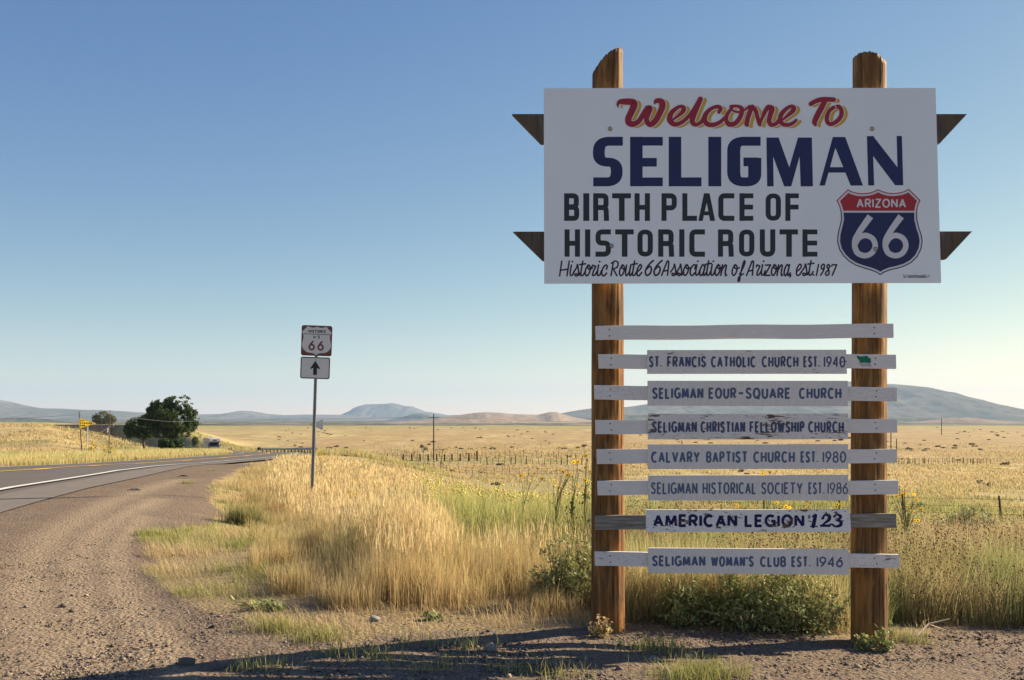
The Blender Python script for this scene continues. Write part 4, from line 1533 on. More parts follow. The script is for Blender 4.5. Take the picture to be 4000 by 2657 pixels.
# ------------------------------------------------------------------ grasses
M_straw = leaf_mat('dry_grass', 0.6, 0.42)
M_leaf = leaf_mat('green_leaf', 0.55, 0.30)


def blades(name, x, y, h, w, lean, cb, ct, m, z=None, curve=0.5, seg3=False, seed=0, winddir=None, kind='stuff', parent=None):
    """One mesh of single grass blades: n base points, heights, widths; colour from cb (base) to ct (tip)."""
    n = len(x)
    rg = np.random.default_rng(seed)
    if z is None:
        z = gz(x, y)
    a = rg.uniform(0, 2 * np.pi, n)
    if winddir is not None:
        la = winddir + rg.normal(0, 1.0, n)
    else:
        la = rg.uniform(0, 2 * np.pi, n)
    wx, wy = np.cos(a) * w / 2, np.sin(a) * w / 2
    lx, ly = np.cos(la) * lean * h, np.sin(la) * lean * h
    hz_ = h * np.sqrt(np.maximum(0.05, 1 - lean * lean))
    P = []
    P.append(np.stack([x - wx, y - wy, z - 0.02], -1))
    P.append(np.stack([x + wx, y + wy, z - 0.02], -1))
    f = 0.5
    k = f ** (1 + curve)
    mx, my, mz = x + lx * k, y + ly * k, z + hz_ * (f + 0.08)
    P.append(np.stack([mx - wx * .8, my - wy * .8, mz], -1))
    P.append(np.stack([mx + wx * .8, my + wy * .8, mz], -1))
    P.append(np.stack([x + lx, y + ly, z + hz_], -1))
    V = np.stack(P, 1).reshape(-1, 3)
    b = np.arange(n)[:, None] * 5
    T = np.concatenate([b + np.array([[0, 1, 3]]), b + np.array([[0, 3, 2]]), b + np.array([[2, 3, 4]])], 1).reshape(-1, 3)
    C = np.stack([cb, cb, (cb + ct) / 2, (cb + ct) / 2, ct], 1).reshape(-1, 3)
    o = put(name, mesh_np(name, V, None, T, C), m, parent)
    if kind:
        tag(o, kind=kind)
    return o


def vary(base, n, rg, amt=0.18, hue=0.06):
    base = np.asarray(base, float)
    if base.ndim == 1:
        base = np.tile(base, (n, 1))
    return np.clip(base * (1 + rg.normal(0, amt, (n, 1))) * (1 + rg.normal(0, hue, (n, 3))), 0.005, 0.9)


def lerp3(a, b, t):
    return np.asarray(a)[None] * (1 - t)[:, None] + np.asarray(b)[None] * t[:, None]


def fan(n, a0, a1, y0, y1, rg, p=1.0):
    """points spread evenly in the view: slope a = x/y, y log-spread"""
    a = rg.uniform(a0, a1, n)
    y = np.exp(rg.uniform(np.log(y0), np.log(y1), n))
    return a * y, y


# tall golden grass
rg = np.random.default_rng(101)
x, y = fan(460000, -0.34, 0.10, 6.2, 75, rg)
d = np.hypot(x, y)
m_ = edge_mask(x, y, TALL_POLY, 0.6)
cl = fbm(x * 2.2, y * 2.2, 51)
ar = x / y
right_fade = sstep(0.02, 0.085, ar) * (y > 6)
m_ &= rg.uniform(0, 1, len(x)) < np.clip(0.62 + 1.5 * cl, 0.08, 1) * (1 - 0.65 * right_fade) * (1 - .93 * sstep(-.085, -.045, ar + .02 * cl) * sstep(8.6, 10.5, y))
x, y = x[m_], y[m_]
rd_, _n = road_rd(x, y)
m_ = rd_ > 6.6
x, y, rd_ = x[m_], y[m_], rd_[m_]
n = len(x)
cl = fbm(x * 1.3, y * 1.3, 52)
big = fbm(x * 0.45, y * 0.45, 53)
ar = x / y
edge_in = sstep(-0.31, -0.245, ar + 0.02 * fbm(y * .6, y * .2, 3))
h = (0.60 + 0.14 * cl + 0.10 * big + rg.normal(0, 0.10, n)) * (0.62 + 0.38 * edge_in)
h = h * (1.08 - .30 * sstep(7.5, 11, y))
h = h * (1 - .45 * sstep(-0.10, -0.04, ar + .02 * cl))
dfront = np.full(n, 9.0)
for _i in range(len(TALL) - 1):
    _a, _b = np.array(TALL[_i]), np.array(TALL[_i + 1])
    _d = _b - _a
    _t = np.clip(((x - _a[0]) * _d[0] + (y - _a[1]) * _d[1]) / (_d @ _d), 0, 1)
    dfront = np.minimum(dfront, np.hypot(x - _a[0] - _d[0] * _t, y - _a[1] - _d[1] * _t))
h = h * (0.36 + 0.64 * sstep(0, 1.25, dfront + .35 * fbm(x * 2, y * 2, 58))) * (1 + .16 * fbm(x * 4.5, y * 4.5, 59))
h = np.clip(h, 0.12, 1.05)
w = np.maximum(0.0022, 0.00030 * y) * rg.uniform(0.6, 1.7, n)
green = sstep(-0.05, 0.35, fbm(x * 0.8, y * 0.8, 54)) * 0.40 + (rg.uniform(0, 1, n) < 0.12) * 0.5 + .35 * (1 - edge_in)
green = np.clip(green, 0, 1)
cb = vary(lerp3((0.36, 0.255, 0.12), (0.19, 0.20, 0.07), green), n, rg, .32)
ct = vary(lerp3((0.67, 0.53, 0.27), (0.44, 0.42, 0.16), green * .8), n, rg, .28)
tone = 1 + .22 * fbm(x * 1.0, y * 1.0, 64)
cb, ct = cb * tone[:, None], ct * tone[:, None]
pinkish = sstep(0.05, 0.4, fbm(x * 0.9 + 7, y * 0.9, 57))
ct = ct * (1 - pinkish[:, None] * np.array([0.04, 0.12, 0.15])[None])
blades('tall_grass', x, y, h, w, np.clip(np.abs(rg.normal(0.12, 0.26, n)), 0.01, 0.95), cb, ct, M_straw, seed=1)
# feathery heads on part of the stems
k = rg.choice(n, 70000, replace=False)
k = k[h[k] > 0.42]
hx, hy, hh = x[k] + rg.normal(0, .03, len(k)), y[k] + rg.normal(0, .03, len(k)), h[k]
zz = gz(hx, hy) + hh * rg.uniform(0.74, 0.95, len(k))
cc = vary((0.68, 0.53, 0.28), len(k), rg, .25)
blades('tall_grass_heads', hx, hy, rg.uniform(0.05, 0.13, len(k)), np.maximum(0.005, 0.0006 * hy), rg.uniform(0.1, 0.5, len(k)), cc, cc, M_straw, z=zz, seed=2)

# low green and yellow mat along the gravel edge, flattened straw
rg = np.random.default_rng(102)
x, y = fan(150000, -0.42, 0.56, 5.3, 26, rg)
m_ = edge_mask(x, y, GRASS_POLY, 0.30) & ~edge_mask(x, y, [(a_[0], a_[1] + .35) for a_ in TALL_POLY], 0.3)
cl = fbm(x * 1.6, y * 1.6, 61)
m_ &= rg.uniform(0, 1, len(x)) < np.clip(0.50 + 1.7 * cl, 0.03, 1) * np.where(x / y > 0.08, 0.35, 1)
m_ &= ~((x / y > 0.08) & (y > 9))
x, y = x[m_], y[m_]
n = len(x)
g_ = np.where(x / y < -0.02, sstep(-0.35, 0.15, fbm(x * 0.9, y * 0.9, 62)), 0.15 + 0.3 * sstep(0, 0.4, fbm(x * 0.9, y * 0.9, 62)))
g_ = np.where((x / y > -0.17) & (y < 7.6), g_ * 0.35, g_)
cb = vary(lerp3((0.42, 0.31, 0.16), (0.17, 0.19, 0.055), g_), n, rg)
ct = vary(lerp3((0.66, 0.50, 0.27), (0.43, 0.42, 0.13), g_), n, rg)
blades('short_grass', x, y, np.clip(rg.uniform(0.04, 0.15, n) * (1 + 1.2 * fbm(x * 1.1, y * 1.1, 63)), 0.03, 0.3), np.maximum(0.003, 0.0004 * y) * rg.uniform(.7, 1.4, n),
       rg.uniform(0.3, 0.95, n), cb, ct, M_straw, seed=3, winddir=math.radians(180))

# tufts strewn over the gravel and in the shaded foreground
rg = np.random.default_rng(103)
tx, ty, th_ = [], [], []
spots = [(350, 1235, 60), (560, 1260, 50), (870, 1520, 10), (960, 1490, 8), (1085, 1500, 8), (730, 1478, 24), (1290, 1560, 10), (1180, 1556, 6), (1590, 1564, 26), (1640, 1560, 20), (1680, 1566, 16),
         (1560, 1566, 12), (1560, 1520, 5), (790, 1515, 10), (1000, 1548, 8), (640, 1452, 30), (2080, 1480, 30), (1500, 1498, 25), (430, 1115, 22), (520, 1160, 25), (600, 1545, 14), (490, 1085, 18)]
for (px_, py_, c_) in spots:
    gx_, gy_ = G(px_, py_)
    k_ = c_ * 9
    tx.append(gx_ + rg.normal(0, .10, k_)); ty.append(gy_ + rg.normal(0, .07, k_)); th_.append(rg.uniform(.03, .12, k_))
x, y, h = np.concatenate(tx), np.concatenate(ty), np.concatenate(th_)
n = len(x)
g_ = rg.uniform(0.3, 1, n)
blades('grass_tufts', x, y, h, np.full(n, .0045), rg.uniform(0.15, 0.8, n), vary(lerp3((0.36, 0.28, 0.12), (0.13, 0.17, 0.05), g_), n, rg), vary(lerp3((0.55, 0.44, 0.2), (0.33, 0.38, 0.10), g_), n, rg), M_leaf, seed=4)

# green-yellow rabbitbrush belt behind the tall grass, and the mixed weeds on the right
rg = np.random.default_rng(104)
x, y = fan(150000, -0.17, 0.56, 9.0, 48, rg)
ar = x / y
dens = sstep(-0.12, -0.04, ar + 0.03 * fbm(x * .5, y * .5, 70)) * sstep(7.4, 8.6, y + .6 * fbm(x, y, 69)) * np.clip(0.75 + 1.3 * fbm(x * 0.7, y * 0.7, 71), 0.1, 1)
dens = np.where(ar > 0.09, dens * sstep(8, 10, y) * 0.9, dens)
m_ = rg.uniform(0, 1, len(x)) < dens
x, y, ar = x[m_], y[m_], ar[m_]
n = len(x)
tall = np.where(ar < 0.10, np.interp(y, [7.5, 9, 14, 30, 50], [.42, .68, .82, .75, .5]), 0.34)
h = np.clip(tall * (0.75 + 0.45 * fbm(x * 0.9, y * 0.9, 72) + rg.normal(0, .12, n)), 0.12, 1.1)
g_ = np.clip(sstep(-0.35, 0.15, fbm(x * 0.5, y * 0.5, 73)) * np.where(ar > 0.1, 0.9, 1.0), 0, 1)
cb = vary(lerp3((0.34, 0.27, 0.12), (0.15, 0.18, 0.05), g_), n, rg)
g_ = g_ * np.clip(.72 + .6 * fbm(x * 1.6, y * 1.6, 79), .2, 1) * rg.uniform(.5, 1.1, n)
ct = vary(lerp3((0.60, 0.50, 0.24), (0.43, 0.46, 0.13), g_), n, rg, .3)
blades('green_weeds', x, y, h, np.maximum(0.004, 0.0005 * y) * rg.uniform(.7, 1.5, n), np.clip(np.abs(rg.normal(.22, .15, n)), 0.02, .8), cb, ct, M_straw, seed=5)


def blobs(name, X, Y, Z, s, col, m, kind='stuff', parent=None, flat=0.7):
    """tiny eight-faced seed heads / buds"""
    n = len(X)
    o6 = np.array([[1, 0, 0], [-1, 0, 0], [0, 1, 0], [0, -1, 0], [0, 0, flat], [0, 0, -flat]])
    V = (np.stack([X, Y, Z], -1)[:, None, :] + o6[None] * s[:, None, None]).reshape(-1, 3)
    t = np.array([[0, 2, 4], [2, 1, 4], [1, 3, 4], [3, 0, 4], [2, 0, 5], [1, 2, 5], [3, 1, 5], [0, 3, 5]])
    T = (np.arange(n)[:, None, None] * 6 + t[None]).reshape(-1, 3)
    C = np.repeat(col, 6, 0)
    o = put(name, mesh_np(name, V, None, T, C), m, parent)
    if kind:
        tag(o, kind=kind)
    return o


# yellow-cream flower clusters of the rabbitbrush
k = rg.choice(n, 9000, replace=False)
k = k[(ar[k] < 0.09) & (h[k] > .6) & (y[k] < 30) & (fbm(x[k] * 1.5, y[k] * 1.5, 78) > .02)]
cx_, cy_, cz_ = x[k], y[k], gz(x[k], y[k]) + h[k] * 0.95
rep = 5
cx_, cy_, cz_ = [np.repeat(q, rep) for q in (cx_, cy_, cz_)]
cx_ += rg.normal(0, .05, len(cx_)); cy_ += rg.normal(0, .05, len(cx_)); cz_ += rg.normal(0, .02, len(cx_))
blobs('rabbitbrush_flowers', cx_, cy_, cz_, rg.uniform(.008, .018, len(cx_)) * np.maximum(1, cy_ / 14), vary((0.80, 0.72, 0.26), len(cx_), rg, .2), M_straw)

# brown seed-head weeds behind and beside the posts
rg = np.random.default_rng(105)
x, y = fan(95000, 0.085, 0.56, 6.5, 15.5, rg)
ar = x / y
front = 6.9 + 0.5 * fbm(x * .8, y * .8, 80) + np.where(ar > 0.38, 0.3, 0.0)
m_ = (y > front) & (rg.uniform(0, 1, len(x)) < np.clip(0.85 + 1.0 * fbm(x * 1.2, y * 1.2, 81), 0.15, 1) * (1 - sstep(11.5, 15, y)))
x, y, ar = x[m_], y[m_], ar[m_]
n = len(x)
h = np.clip(0.50 + 0.22 * fbm(x * 1.1, y * 1.1, 82) + rg.normal(0, .09, n), 0.12, 0.8) * sstep(6.5, 8.2, y) ** .5
h = np.maximum(h, .1)
g_ = sstep(-0.15, 0.3, fbm(x * 0.9, y * 0.9, 83))
g_ = np.clip(g_ + .35 * (y < 8.2), 0, 1)
cb = vary(lerp3((0.26, 0.20, 0.11), (0.13, 0.155, 0.055), g_), n, rg, .28)
ct = vary(lerp3((0.54, 0.43, 0.23), (0.40, 0.43, 0.17), g_), n, rg, .25)
blades('seed_weeds', x, y, h, np.maximum(.0035, .00045 * y) * rg.uniform(.7, 1.5, n), np.clip(np.abs(rg.normal(.25, .18, n)), 0.02, .8), cb, ct, M_straw, seed=6)
k = rg.choice(n, min(n, 26000), replace=False)
k = k[(g_[k] < 0.75)]
hh = h[k] * rg.uniform(.55, 1.02, len(k))
blobs('seed_heads', x[k] + rg.normal(0, .03, len(k)), y[k] + rg.normal(0, .03, len(k)), gz(x[k], y[k]) + hh, rg.uniform(.006, .012, len(k)), vary((0.27, 0.155, 0.075), len(k), rg, .3), M_straw)

# long dry straw standing between the posts, right of the left one
rg = np.random.default_rng(1055)
n = 9000
x, y = rg.uniform(.68, 2.3, n), 6.62 + np.abs(rg.normal(0, .35, n))
m_ = rg.uniform(0, 1, n) < np.clip(1.1 - (x - .7) * .55 + fbm(x * 3, y * 3, 88), .05, 1)
x, y = x[m_], y[m_]
n = len(x)
g_ = rg.uniform(0, 1, n) ** 2
blades('dry_straw', x, y, rg.uniform(.15, .62, n), np.full(n, .0032) * rg.uniform(.6, 1.7, n), np.clip(np.abs(rg.normal(.25, .25, n)), .02, .95), vary(lerp3((.34, .26, .13), (.18, .19, .07), g_), n, rg, .25),
       vary(lerp3((.72, .58, .32), (.46, .46, .18), g_), n, rg, .22), M_straw, seed=66)

# verge across the road
rg = np.random.default_rng(106)
x, y = fan(300000, -0.62, -0.24, 30, 150, rg)
rd_, _n = road_rd(x, y)
vf = fbm(x * .2, y * .2, 90)
m_ = (rd_ < -5.0) & (rd_ > -11.5 - 1.5 * vf - .02 * y)
x, y, rd_ = x[m_], y[m_], rd_[m_]
n = len(x)
h = np.clip(0.62 + .2 * fbm(x * .8, y * .8, 91) + rg.normal(0, .1, n), .2, 1.1) * (0.55 + .45 * sstep(-5, -6.5, rd_))
g_ = sstep(-.2, .4, fbm(x * .25, y * .25, 92)) * .7 * sstep(-6, -10, rd_) + .12
blades('verge_grass', x, y, h, 0.00042 * y * rg.uniform(.7, 1.5, n), np.clip(np.abs(rg.normal(.12, .12, n)), 0.02, .6), vary(lerp3((0.42, 0.36, 0.15), (0.24, 0.26, 0.08), g_), n, rg),
       vary(lerp3((0.68, 0.58, 0.28), (0.45, 0.46, 0.15), g_), n, rg), M_straw, seed=7)
# low growth on the bank behind it and along the far road, both sides
rg = np.random.default_rng(107)
x, y = fan(190000, -0.60, 0.0, 60, 300, rg)
rd_, _n = road_rd(x, y)
f_ = fbm(x * .07, y * .05, 93)
near_road = (np.abs(rd_) < 22) & (y > 100) & (np.abs(rd_) > 6.3)
m_ = (((rd_ < -9) & (rg.uniform(0, 1, len(x)) < np.clip(.22 + 1.2 * f_, 0.02, .8))) | (near_road & (rg.uniform(0, 1, len(x)) < .75)))
x, y, rd_ = x[m_], y[m_], rd_[m_]
n = len(x)
g_ = np.clip(sstep(.0, .4, fbm(x * .06, y * .06, 94)) * .5 + (np.abs(rd_) < 20) * .35, 0, 1)
blades('bank_grass', x, y, rg.uniform(.15, .55, n) * (1 + (np.abs(rd_) < 16) * .5), 0.0006 * y * rg.uniform(.8, 1.6, n), rg.uniform(.05, .6, n), vary(lerp3((0.42, 0.32, 0.16), (0.20, 0.23, 0.07), g_), n, rg),
       vary(lerp3((0.58, 0.46, 0.24), (0.40, 0.42, 0.13), g_), n, rg), M_straw, seed=8)
# dry field grass on the plain to the right and behind
rg = np.random.default_rng(108)
x, y = fan(230000, -0.14, 0.60, 34, 330, rg)
f_ = fbm(x * .05, y * .03, 95)
f2_ = fbm(x * .35, y * .12, 96)
m_ = rg.uniform(0, 1, len(x)) < np.clip(.45 + .9 * f_ + 1.1 * f2_, .02, 1) * (1 - sstep(210, 330, y) * .6)
rd_, _n = road_rd(x, y)
m_ &= rd_ > 9
x, y = x[m_], y[m_]
n = len(x)
g_ = sstep(0.0, .35, fbm(x * .06, y * .04, 97)) * np.where(y < 70, .9, .35) + np.exp(-((y - 186) / 6.0) ** 2) * (x > -30) * (x < 12) * .9
g_ = np.clip(g_, 0, 1)
blades('field_grass', x, y, rg.uniform(.12, .42, n), 0.0007 * y * rg.uniform(.8, 1.7, n), rg.uniform(.05, .7, n), vary(lerp3((0.40, 0.30, 0.14), (0.20, 0.21, 0.075), g_), n, rg),
       vary(lerp3((0.64, 0.51, 0.27), (0.38, 0.38, 0.14), g_), n, rg), M_straw, seed=9)


# ------------------------------------------------------------------ gravel
def stone_mat():
    k = NT('gravel_stone')
    oi = k.n('ShaderNodeVertexColor')
    oi.layer_name = 'Col'
    P = k.pos()
    n1 = k.noise(P, 60, 3)
    c = k.mix(k.ramp(n1, [(.4, 0.0), (.65, .45)]), oi.outputs[0], (0.12, .10, .09))
    k.base(c)
    k.set(.9, 0, .2)
    return k.m


M_stone = stone_mat()
t_ = (1 + 5 ** .5) / 2
ICO = np.array([[-1, t_, 0], [1, t_, 0], [-1, -t_, 0], [1, -t_, 0], [0, -1, t_], [0, 1, t_], [0, -1, -t_], [0, 1, -t_], [t_, 0, -1], [t_, 0, 1], [-t_, 0, -1], [-t_, 0, 1]]) / 1.9
ICF = np.array([[0, 11, 5], [0, 5, 1], [0, 1, 7], [0, 7, 10], [0, 10, 11], [1, 5, 9], [5, 11, 4], [11, 10, 2], [10, 7, 6], [7, 1, 8], [3, 9, 4], [3, 4, 2], [3, 2, 6], [3, 6, 8], [3, 8, 9], [4, 9, 5], [2, 4, 11],
                [6, 2, 10], [8, 6, 7], [9, 8, 1]])


def stones(name, x, y, s, col, seed):
    rg = np.random.default_rng(seed)
    n = len(x)
    z = gz(x, y)
    V = ICO[None] * (1 + rg.uniform(-.32, .32, (n, 12, 1)))
    V = V * np.stack([rg.uniform(.8, 1.3, n), rg.uniform(.7, 1.1, n), rg.uniform(.45, .8, n)], -1)[:, None, :]
    a = rg.uniform(0, 2 * np.pi, n)
    c_, s_ = np.cos(a)[:, None], np.sin(a)[:, None]
    X = V[..., 0] * c_ - V[..., 1] * s_
    Y = V[..., 0] * s_ + V[..., 1] * c_
    W = np.stack([X * s[:, None] + x[:, None], Y * s[:, None] + y[:, None], V[..., 2] * s[:, None] + z[:, None] + s[:, None] * .18], -1).reshape(-1, 3)
    T = (np.arange(n)[:, None, None] * 12 + ICF[None]).reshape(-1, 3)
    return put(name, mesh_np(name, W, None, T, np.repeat(col, 12, 0)), M_stone)


rg = np.random.default_rng(109)
x, y = fan(60000, -0.56, 0.56, 4.6, 13.5, rg)
rd_, _n = road_rd(x, y)
ing = edge_mask(x, y, GRASS_POLY, .3)
track = np.exp(-((x / y + 0.335 + 0.012 * (y - 6)) / 0.028) ** 2) + .8 * np.exp(-((x / y + 0.235 + .02 * (y - 6)) / 0.022) ** 2)
dens = np.where(ing, .05, np.clip(.50 + 1.1 * fbm(x * .9, y * .9, 111), .10, 1)) * (1 - .85 * np.clip(track, 0, 1)) * (1 - sstep(9, 13.5, y) * .7)
m_ = (rd_ > 6.2) & (rg.uniform(0, 1, len(x)) < dens)
x, y = x[m_], y[m_]
n = len(x)
s = np.exp(rg.normal(math.log(.0055), .42, n))
t = rg.uniform(0, 1, n)
col = vary(lerp3((0.07, 0.056, 0.052), (0.36, 0.285, 0.22), t ** 1.6), n, rg, .12, .05)
tag(stones('gravel', x, y, np.clip(s, .004, .024), col, 5), kind='stuff')
print('stones', n)
# single stones large enough to name
spots = [(147, 1398, .035, 'dark'), (60, 1400, .02, 'grey'), (1508, 1529, .03, 'pale'), (1400 + 190, 1516, .035, 'pale'), (863, 1431, .032, 'grey'), (430, 1536, .045, 'dark'), (505, 1570 - 22, .05, 'dark'),
         (1130, 1505, .04, 'pale'), (540, 1345, .03, 'pale')]
names = {0: 'dark stone alone on the turnout gravel near the lower left', 1: 'small grey stone by the left edge of the turnout', 2: 'pale stone at the foot of the green bush between the posts',
         3: 'pale rounded stone in the bush shadow', 4: 'grey rock half sunk at the front edge of the tall grass', 5: 'dark stone in the tyre track just above the shadow',
         6: 'dark stone touching the shadow edge', 7: 'pale stone in the striped shadow below the tall grass', 8: 'pale stone beside the green grass patch'}
for i, (px_, py_, s_, c_) in enumerate(spots):
    gx_, gy_ = G(px_, py_)
    cc = {'dark': (.13, .11, .10), 'grey': (.26, .24, .22), 'pale': (.30, .26, .22)}[c_]
    o = stones('stone', np.array([gx_]), np.array([gy_]), np.array([s_]), np.array([cc]), 40 + i)
    tag(o, names[i], 'stone', 'loose stones on the turnout')


# ------------------------------------------------------------------ shrubs, trees and flowers
def leaf_cloud(c, r, n, size, rg, hollow=0.3, flat=1.0, clump=0.0, noise_seed=0, up=0.0):
    """centres and random quads of leaves inside a bumpy ellipsoid"""
    d = rg.normal(0, 1, (n, 3))
    d /= np.linalg.norm(d, axis=1)[:, None]
    rad = (hollow + (1 - hollow) * rg.uniform(0, 1, n) ** 0.5)
    bump = 1 + 0.28 * fbm(d[:, 0] * 2.2 + d[:, 2] * 1.7 + noise_seed, d[:, 1] * 2.2 - d[:, 2] * 1.3, noise_seed)
    p = d * (rad * bump)[:, None] * np.array(r)[None]
    return p + np.array(c)[None]


def leaf_quads(P, size, rg, aspect=2.0, up=0.3):
    n = len(P)
    a = rg.normal(0, 1, (n, 3))
    a[:, 2] += up
    a /= np.linalg.norm(a, axis=1)[:, None]
    b = np.cross(a, rg.normal(0, 1, (n, 3)))
    b /= np.linalg.norm(b, axis=1)[:, None]
    s = size * rg.uniform(.6, 1.4, n)
    A, B = a * s[:, None] * aspect / 2, b * s[:, None] / 2
    V = np.stack([P - A, P + B * .9, P + A, P - B * .9], 1).reshape(-1, 3)
    F = np.arange(n * 4).reshape(n, 4)
    return V, F


def foliage(name, P, size, cols, rg, parent, m=None, aspect=2.0, up=0.3):
    L = root_of(parent).location if parent else Vector((0, 0, 0))
    V, F = leaf_quads(P, size, rg, aspect, up)
    V = V - np.array([L.x, L.y, L.z])[None]
    return put(name, mesh_np(name, V, F, None, np.repeat(cols, 4, 0)), m or M_leaf, parent)


M_stem = simple('green_stem', (0.16, 0.17, 0.06), .7)
M_twig = simple('brown_twig', (0.17, 0.11, 0.065), .85)
M_bark = simple('tree_bark', (0.10, 0.075, 0.055), .9, var=.3, scale=6)


def bush(name, c, r, n, size, cols, label, cat, group, seed, twigs=26, spiky=0.5, m=None):
    """A weedy bush: many upright, branching stems, each carrying its own small leaves."""
    rg = np.random.default_rng(seed)
    z0 = float(gz(c[0], c[1])[0])
    o = root(name, (c[0], c[1], z0))
    tag(o, label, cat, group)
    mb = MB()
    P = []
    n = int(n * .22)
    per = n // twigs
    for i in range(twigs):
        a = rg.uniform(0, 2 * math.pi)
        q = rg.uniform(0, 1) ** .6
        tip = np.array([c[0] + math.cos(a) * r[0] * q, c[1] + math.sin(a) * r[1] * q, z0 + r[2] * (1 - .55 * q * q) * rg.uniform(.45, 1.3)])
        basep = np.array([c[0] + math.cos(a) * r[0] * .25 * q, c[1] + math.sin(a) * r[1] * .25 * q, z0 - .02])
        mid = basep * .45 + tip * .55 + np.array([0, 0, -.05 * r[2]]) + rg.normal(0, .02, 3)
        mb.tube([basep, mid, tip], [.004, .003, .0012], 4, cap=False)
        t = rg.uniform(.12, 1, per)
        q0 = np.outer((1 - t) ** 2, basep) + np.outer(2 * t * (1 - t), mid) + np.outer(t * t, tip)
        spread = r[0] * .20 * (1.25 - t)
        P.append(q0 + rg.normal(0, 1, (per, 3)) * np.stack([spread, spread, spread * .8], -1))
        # side shoots
        for s_ in range(3):
            t0 = rg.uniform(.3, .8)
            p0 = (1 - t0) ** 2 * basep + 2 * t0 * (1 - t0) * mid + t0 * t0 * tip
            p1 = p0 + np.array([rg.normal(0, .22) * r[0], rg.normal(0, .22) * r[1], rg.uniform(.08, .3) * r[2]])
            mb.tube([p0, p1], [.0022, .001], 3, cap=False)
            tt = rg.uniform(0, 1, per // 3)
            P.append(p0[None] * (1 - tt)[:, None] + p1[None] * tt[:, None] + rg.normal(0, .018, (len(tt), 3)))
    mb.build('stem', M_twig, o)
    P = np.concatenate(P)
    P = P[P[:, 2] > z0]
    u = rg.uniform(0, 1, len(P)) * .7 + .3 * np.clip((P[:, 2] - z0) / r[2], 0, 1)
    C = vary(lerp3(cols[0], cols[1], u), len(P), rg, .2)
    foliage('leaves', P, size * 1.15, C, rg, o, m, aspect=2.8)
    return o


GC = [(0.15, 0.175, 0.07), (0.42, 0.46, 0.19)]
GY = [(0.16, 0.18, 0.07), (0.42, 0.43, 0.18)]


def gp(px, py):
    x_, y_ = G(px, py)
    return (x_, y_)


# the green bushes between the posts and to the left of the left post
for i, (px_, py_, rx, rz, n_, lab) in enumerate((
        (1610, 1462, .30, .36, 6500, 'sparse green bush just right of the left timber post'),
        (1740, 1474, .34, .46, 8000, 'dense dark green bush midway between the two posts'),
        (1860, 1480, .36, .50, 8500, 'tallest green bush, close to the left side of the right post'),
        (1300, 1412, .26, .50, 7000, 'feathery grey green bush left of the left timber post'),
        (1348, 1405, .17, .46, 4500, 'taller feathery bush touching the left timber post'))):
    gx_, gy_ = gp(px_, py_)
    bush('green_bush', (gx_, gy_ + .25), (rx, rx * .9, rz), n_, .011, GC if i < 3 else GY, lab, 'bush', 'weedy bushes round the sign posts', 200 + i, twigs=34)
for i, (px_, py_, rx, rz, n_, lab) in enumerate((
        (2120, 1420, .30, .36, 5000, 'low grey green bush right of the right post'),
        (2210, 1395, .34, .40, 5500, 'dark bush with brown hollow in the right hand weeds'),
        (2310, 1420, .32, .42, 5500, 'straw coloured bush at the right edge of the picture'))):
    gx_, gy_ = gp(px_, py_)
    bush('weed_bush', (gx_, gy_ + .2), (rx, rx, rz), n_, .011, GY if i != 1 else [(0.08, 0.09, 0.035), (0.26, 0.24, 0.09)], lab, 'bush', 'bushes in the weeds right of the sign', 210 + i, twigs=30)
# small plants at the feet of the posts
for i, (px_, py_, lab) in enumerate(((2035, 1508, 'small leafy plant at the foot of the right post'), (1990, 1502, 'tiny green seedling in front of the right post'), (1385, 1474, 'sprig of dry grass at the foot of the left post'))):
    gx_, gy_ = gp(px_, py_)
    bush('leafy_plant', (gx_, gy_), (.09, .06, .13 if i != 1 else .08), 500, .012, GY if i < 2 else [(0.4, .3, .15), (.6, .47, .25)], lab, 'plant', None, 220 + i, twigs=12)
gx_, gy_ = gp(1000, 1432)
bush('leafy_plant', (gx_, gy_ + .05), (.08, .07, .05), 400, .013, GC, 'broad leaved green weed at the front edge of the tall grass', 'plant', None, 225, twigs=10)
gx_, gy_ = gp(600, 1408)
bush('leafy_plant', (gx_, gy_), (.22, .12, .05), 900, .012, GC, 'dark green creeping weed on the grass margin', 'plant', None, 226, twigs=24)
gx_, gy_ = gp(572, 1212)
rg = np.random.default_rng(227)
n = 1500
x, y = gx_ + rg.normal(0, .16, n), gy_ + rg.normal(0, .12, n)
g_ = rg.uniform(0, 1, n)
o = blades('grass_clump', x, y, rg.uniform(.12, .42, n), np.full(n, .006), np.clip(np.abs(rg.normal(.3, .2, n)), .02, .9), vary(lerp3((.10, .11, .04), (.20, .18, .08), g_), n, rg),
           vary(lerp3((.26, .28, .10), (.52, .44, .2), g_), n, rg), M_straw, seed=77, kind=None)
tag(o, 'dark upright grass clump at the turnout edge', 'grass clump')
# shrub near the far fence on the right, small green shrub
for (px_, py_, rx, rz, lab, cl) in ((2240, 1232, .95, .75, 'rounded sage green shrub by the wire fence post', GY), (2120, 1173, .5, .3, 'low bright green shrub in the dry field', GC)):
    gx_, gy_ = gp(px_, py_)
    bush('shrub', (gx_, gy_), (rx, rx, rz), 5000, .05, cl, lab, 'shrub', None, 230 + int(rx * 10), twigs=40)


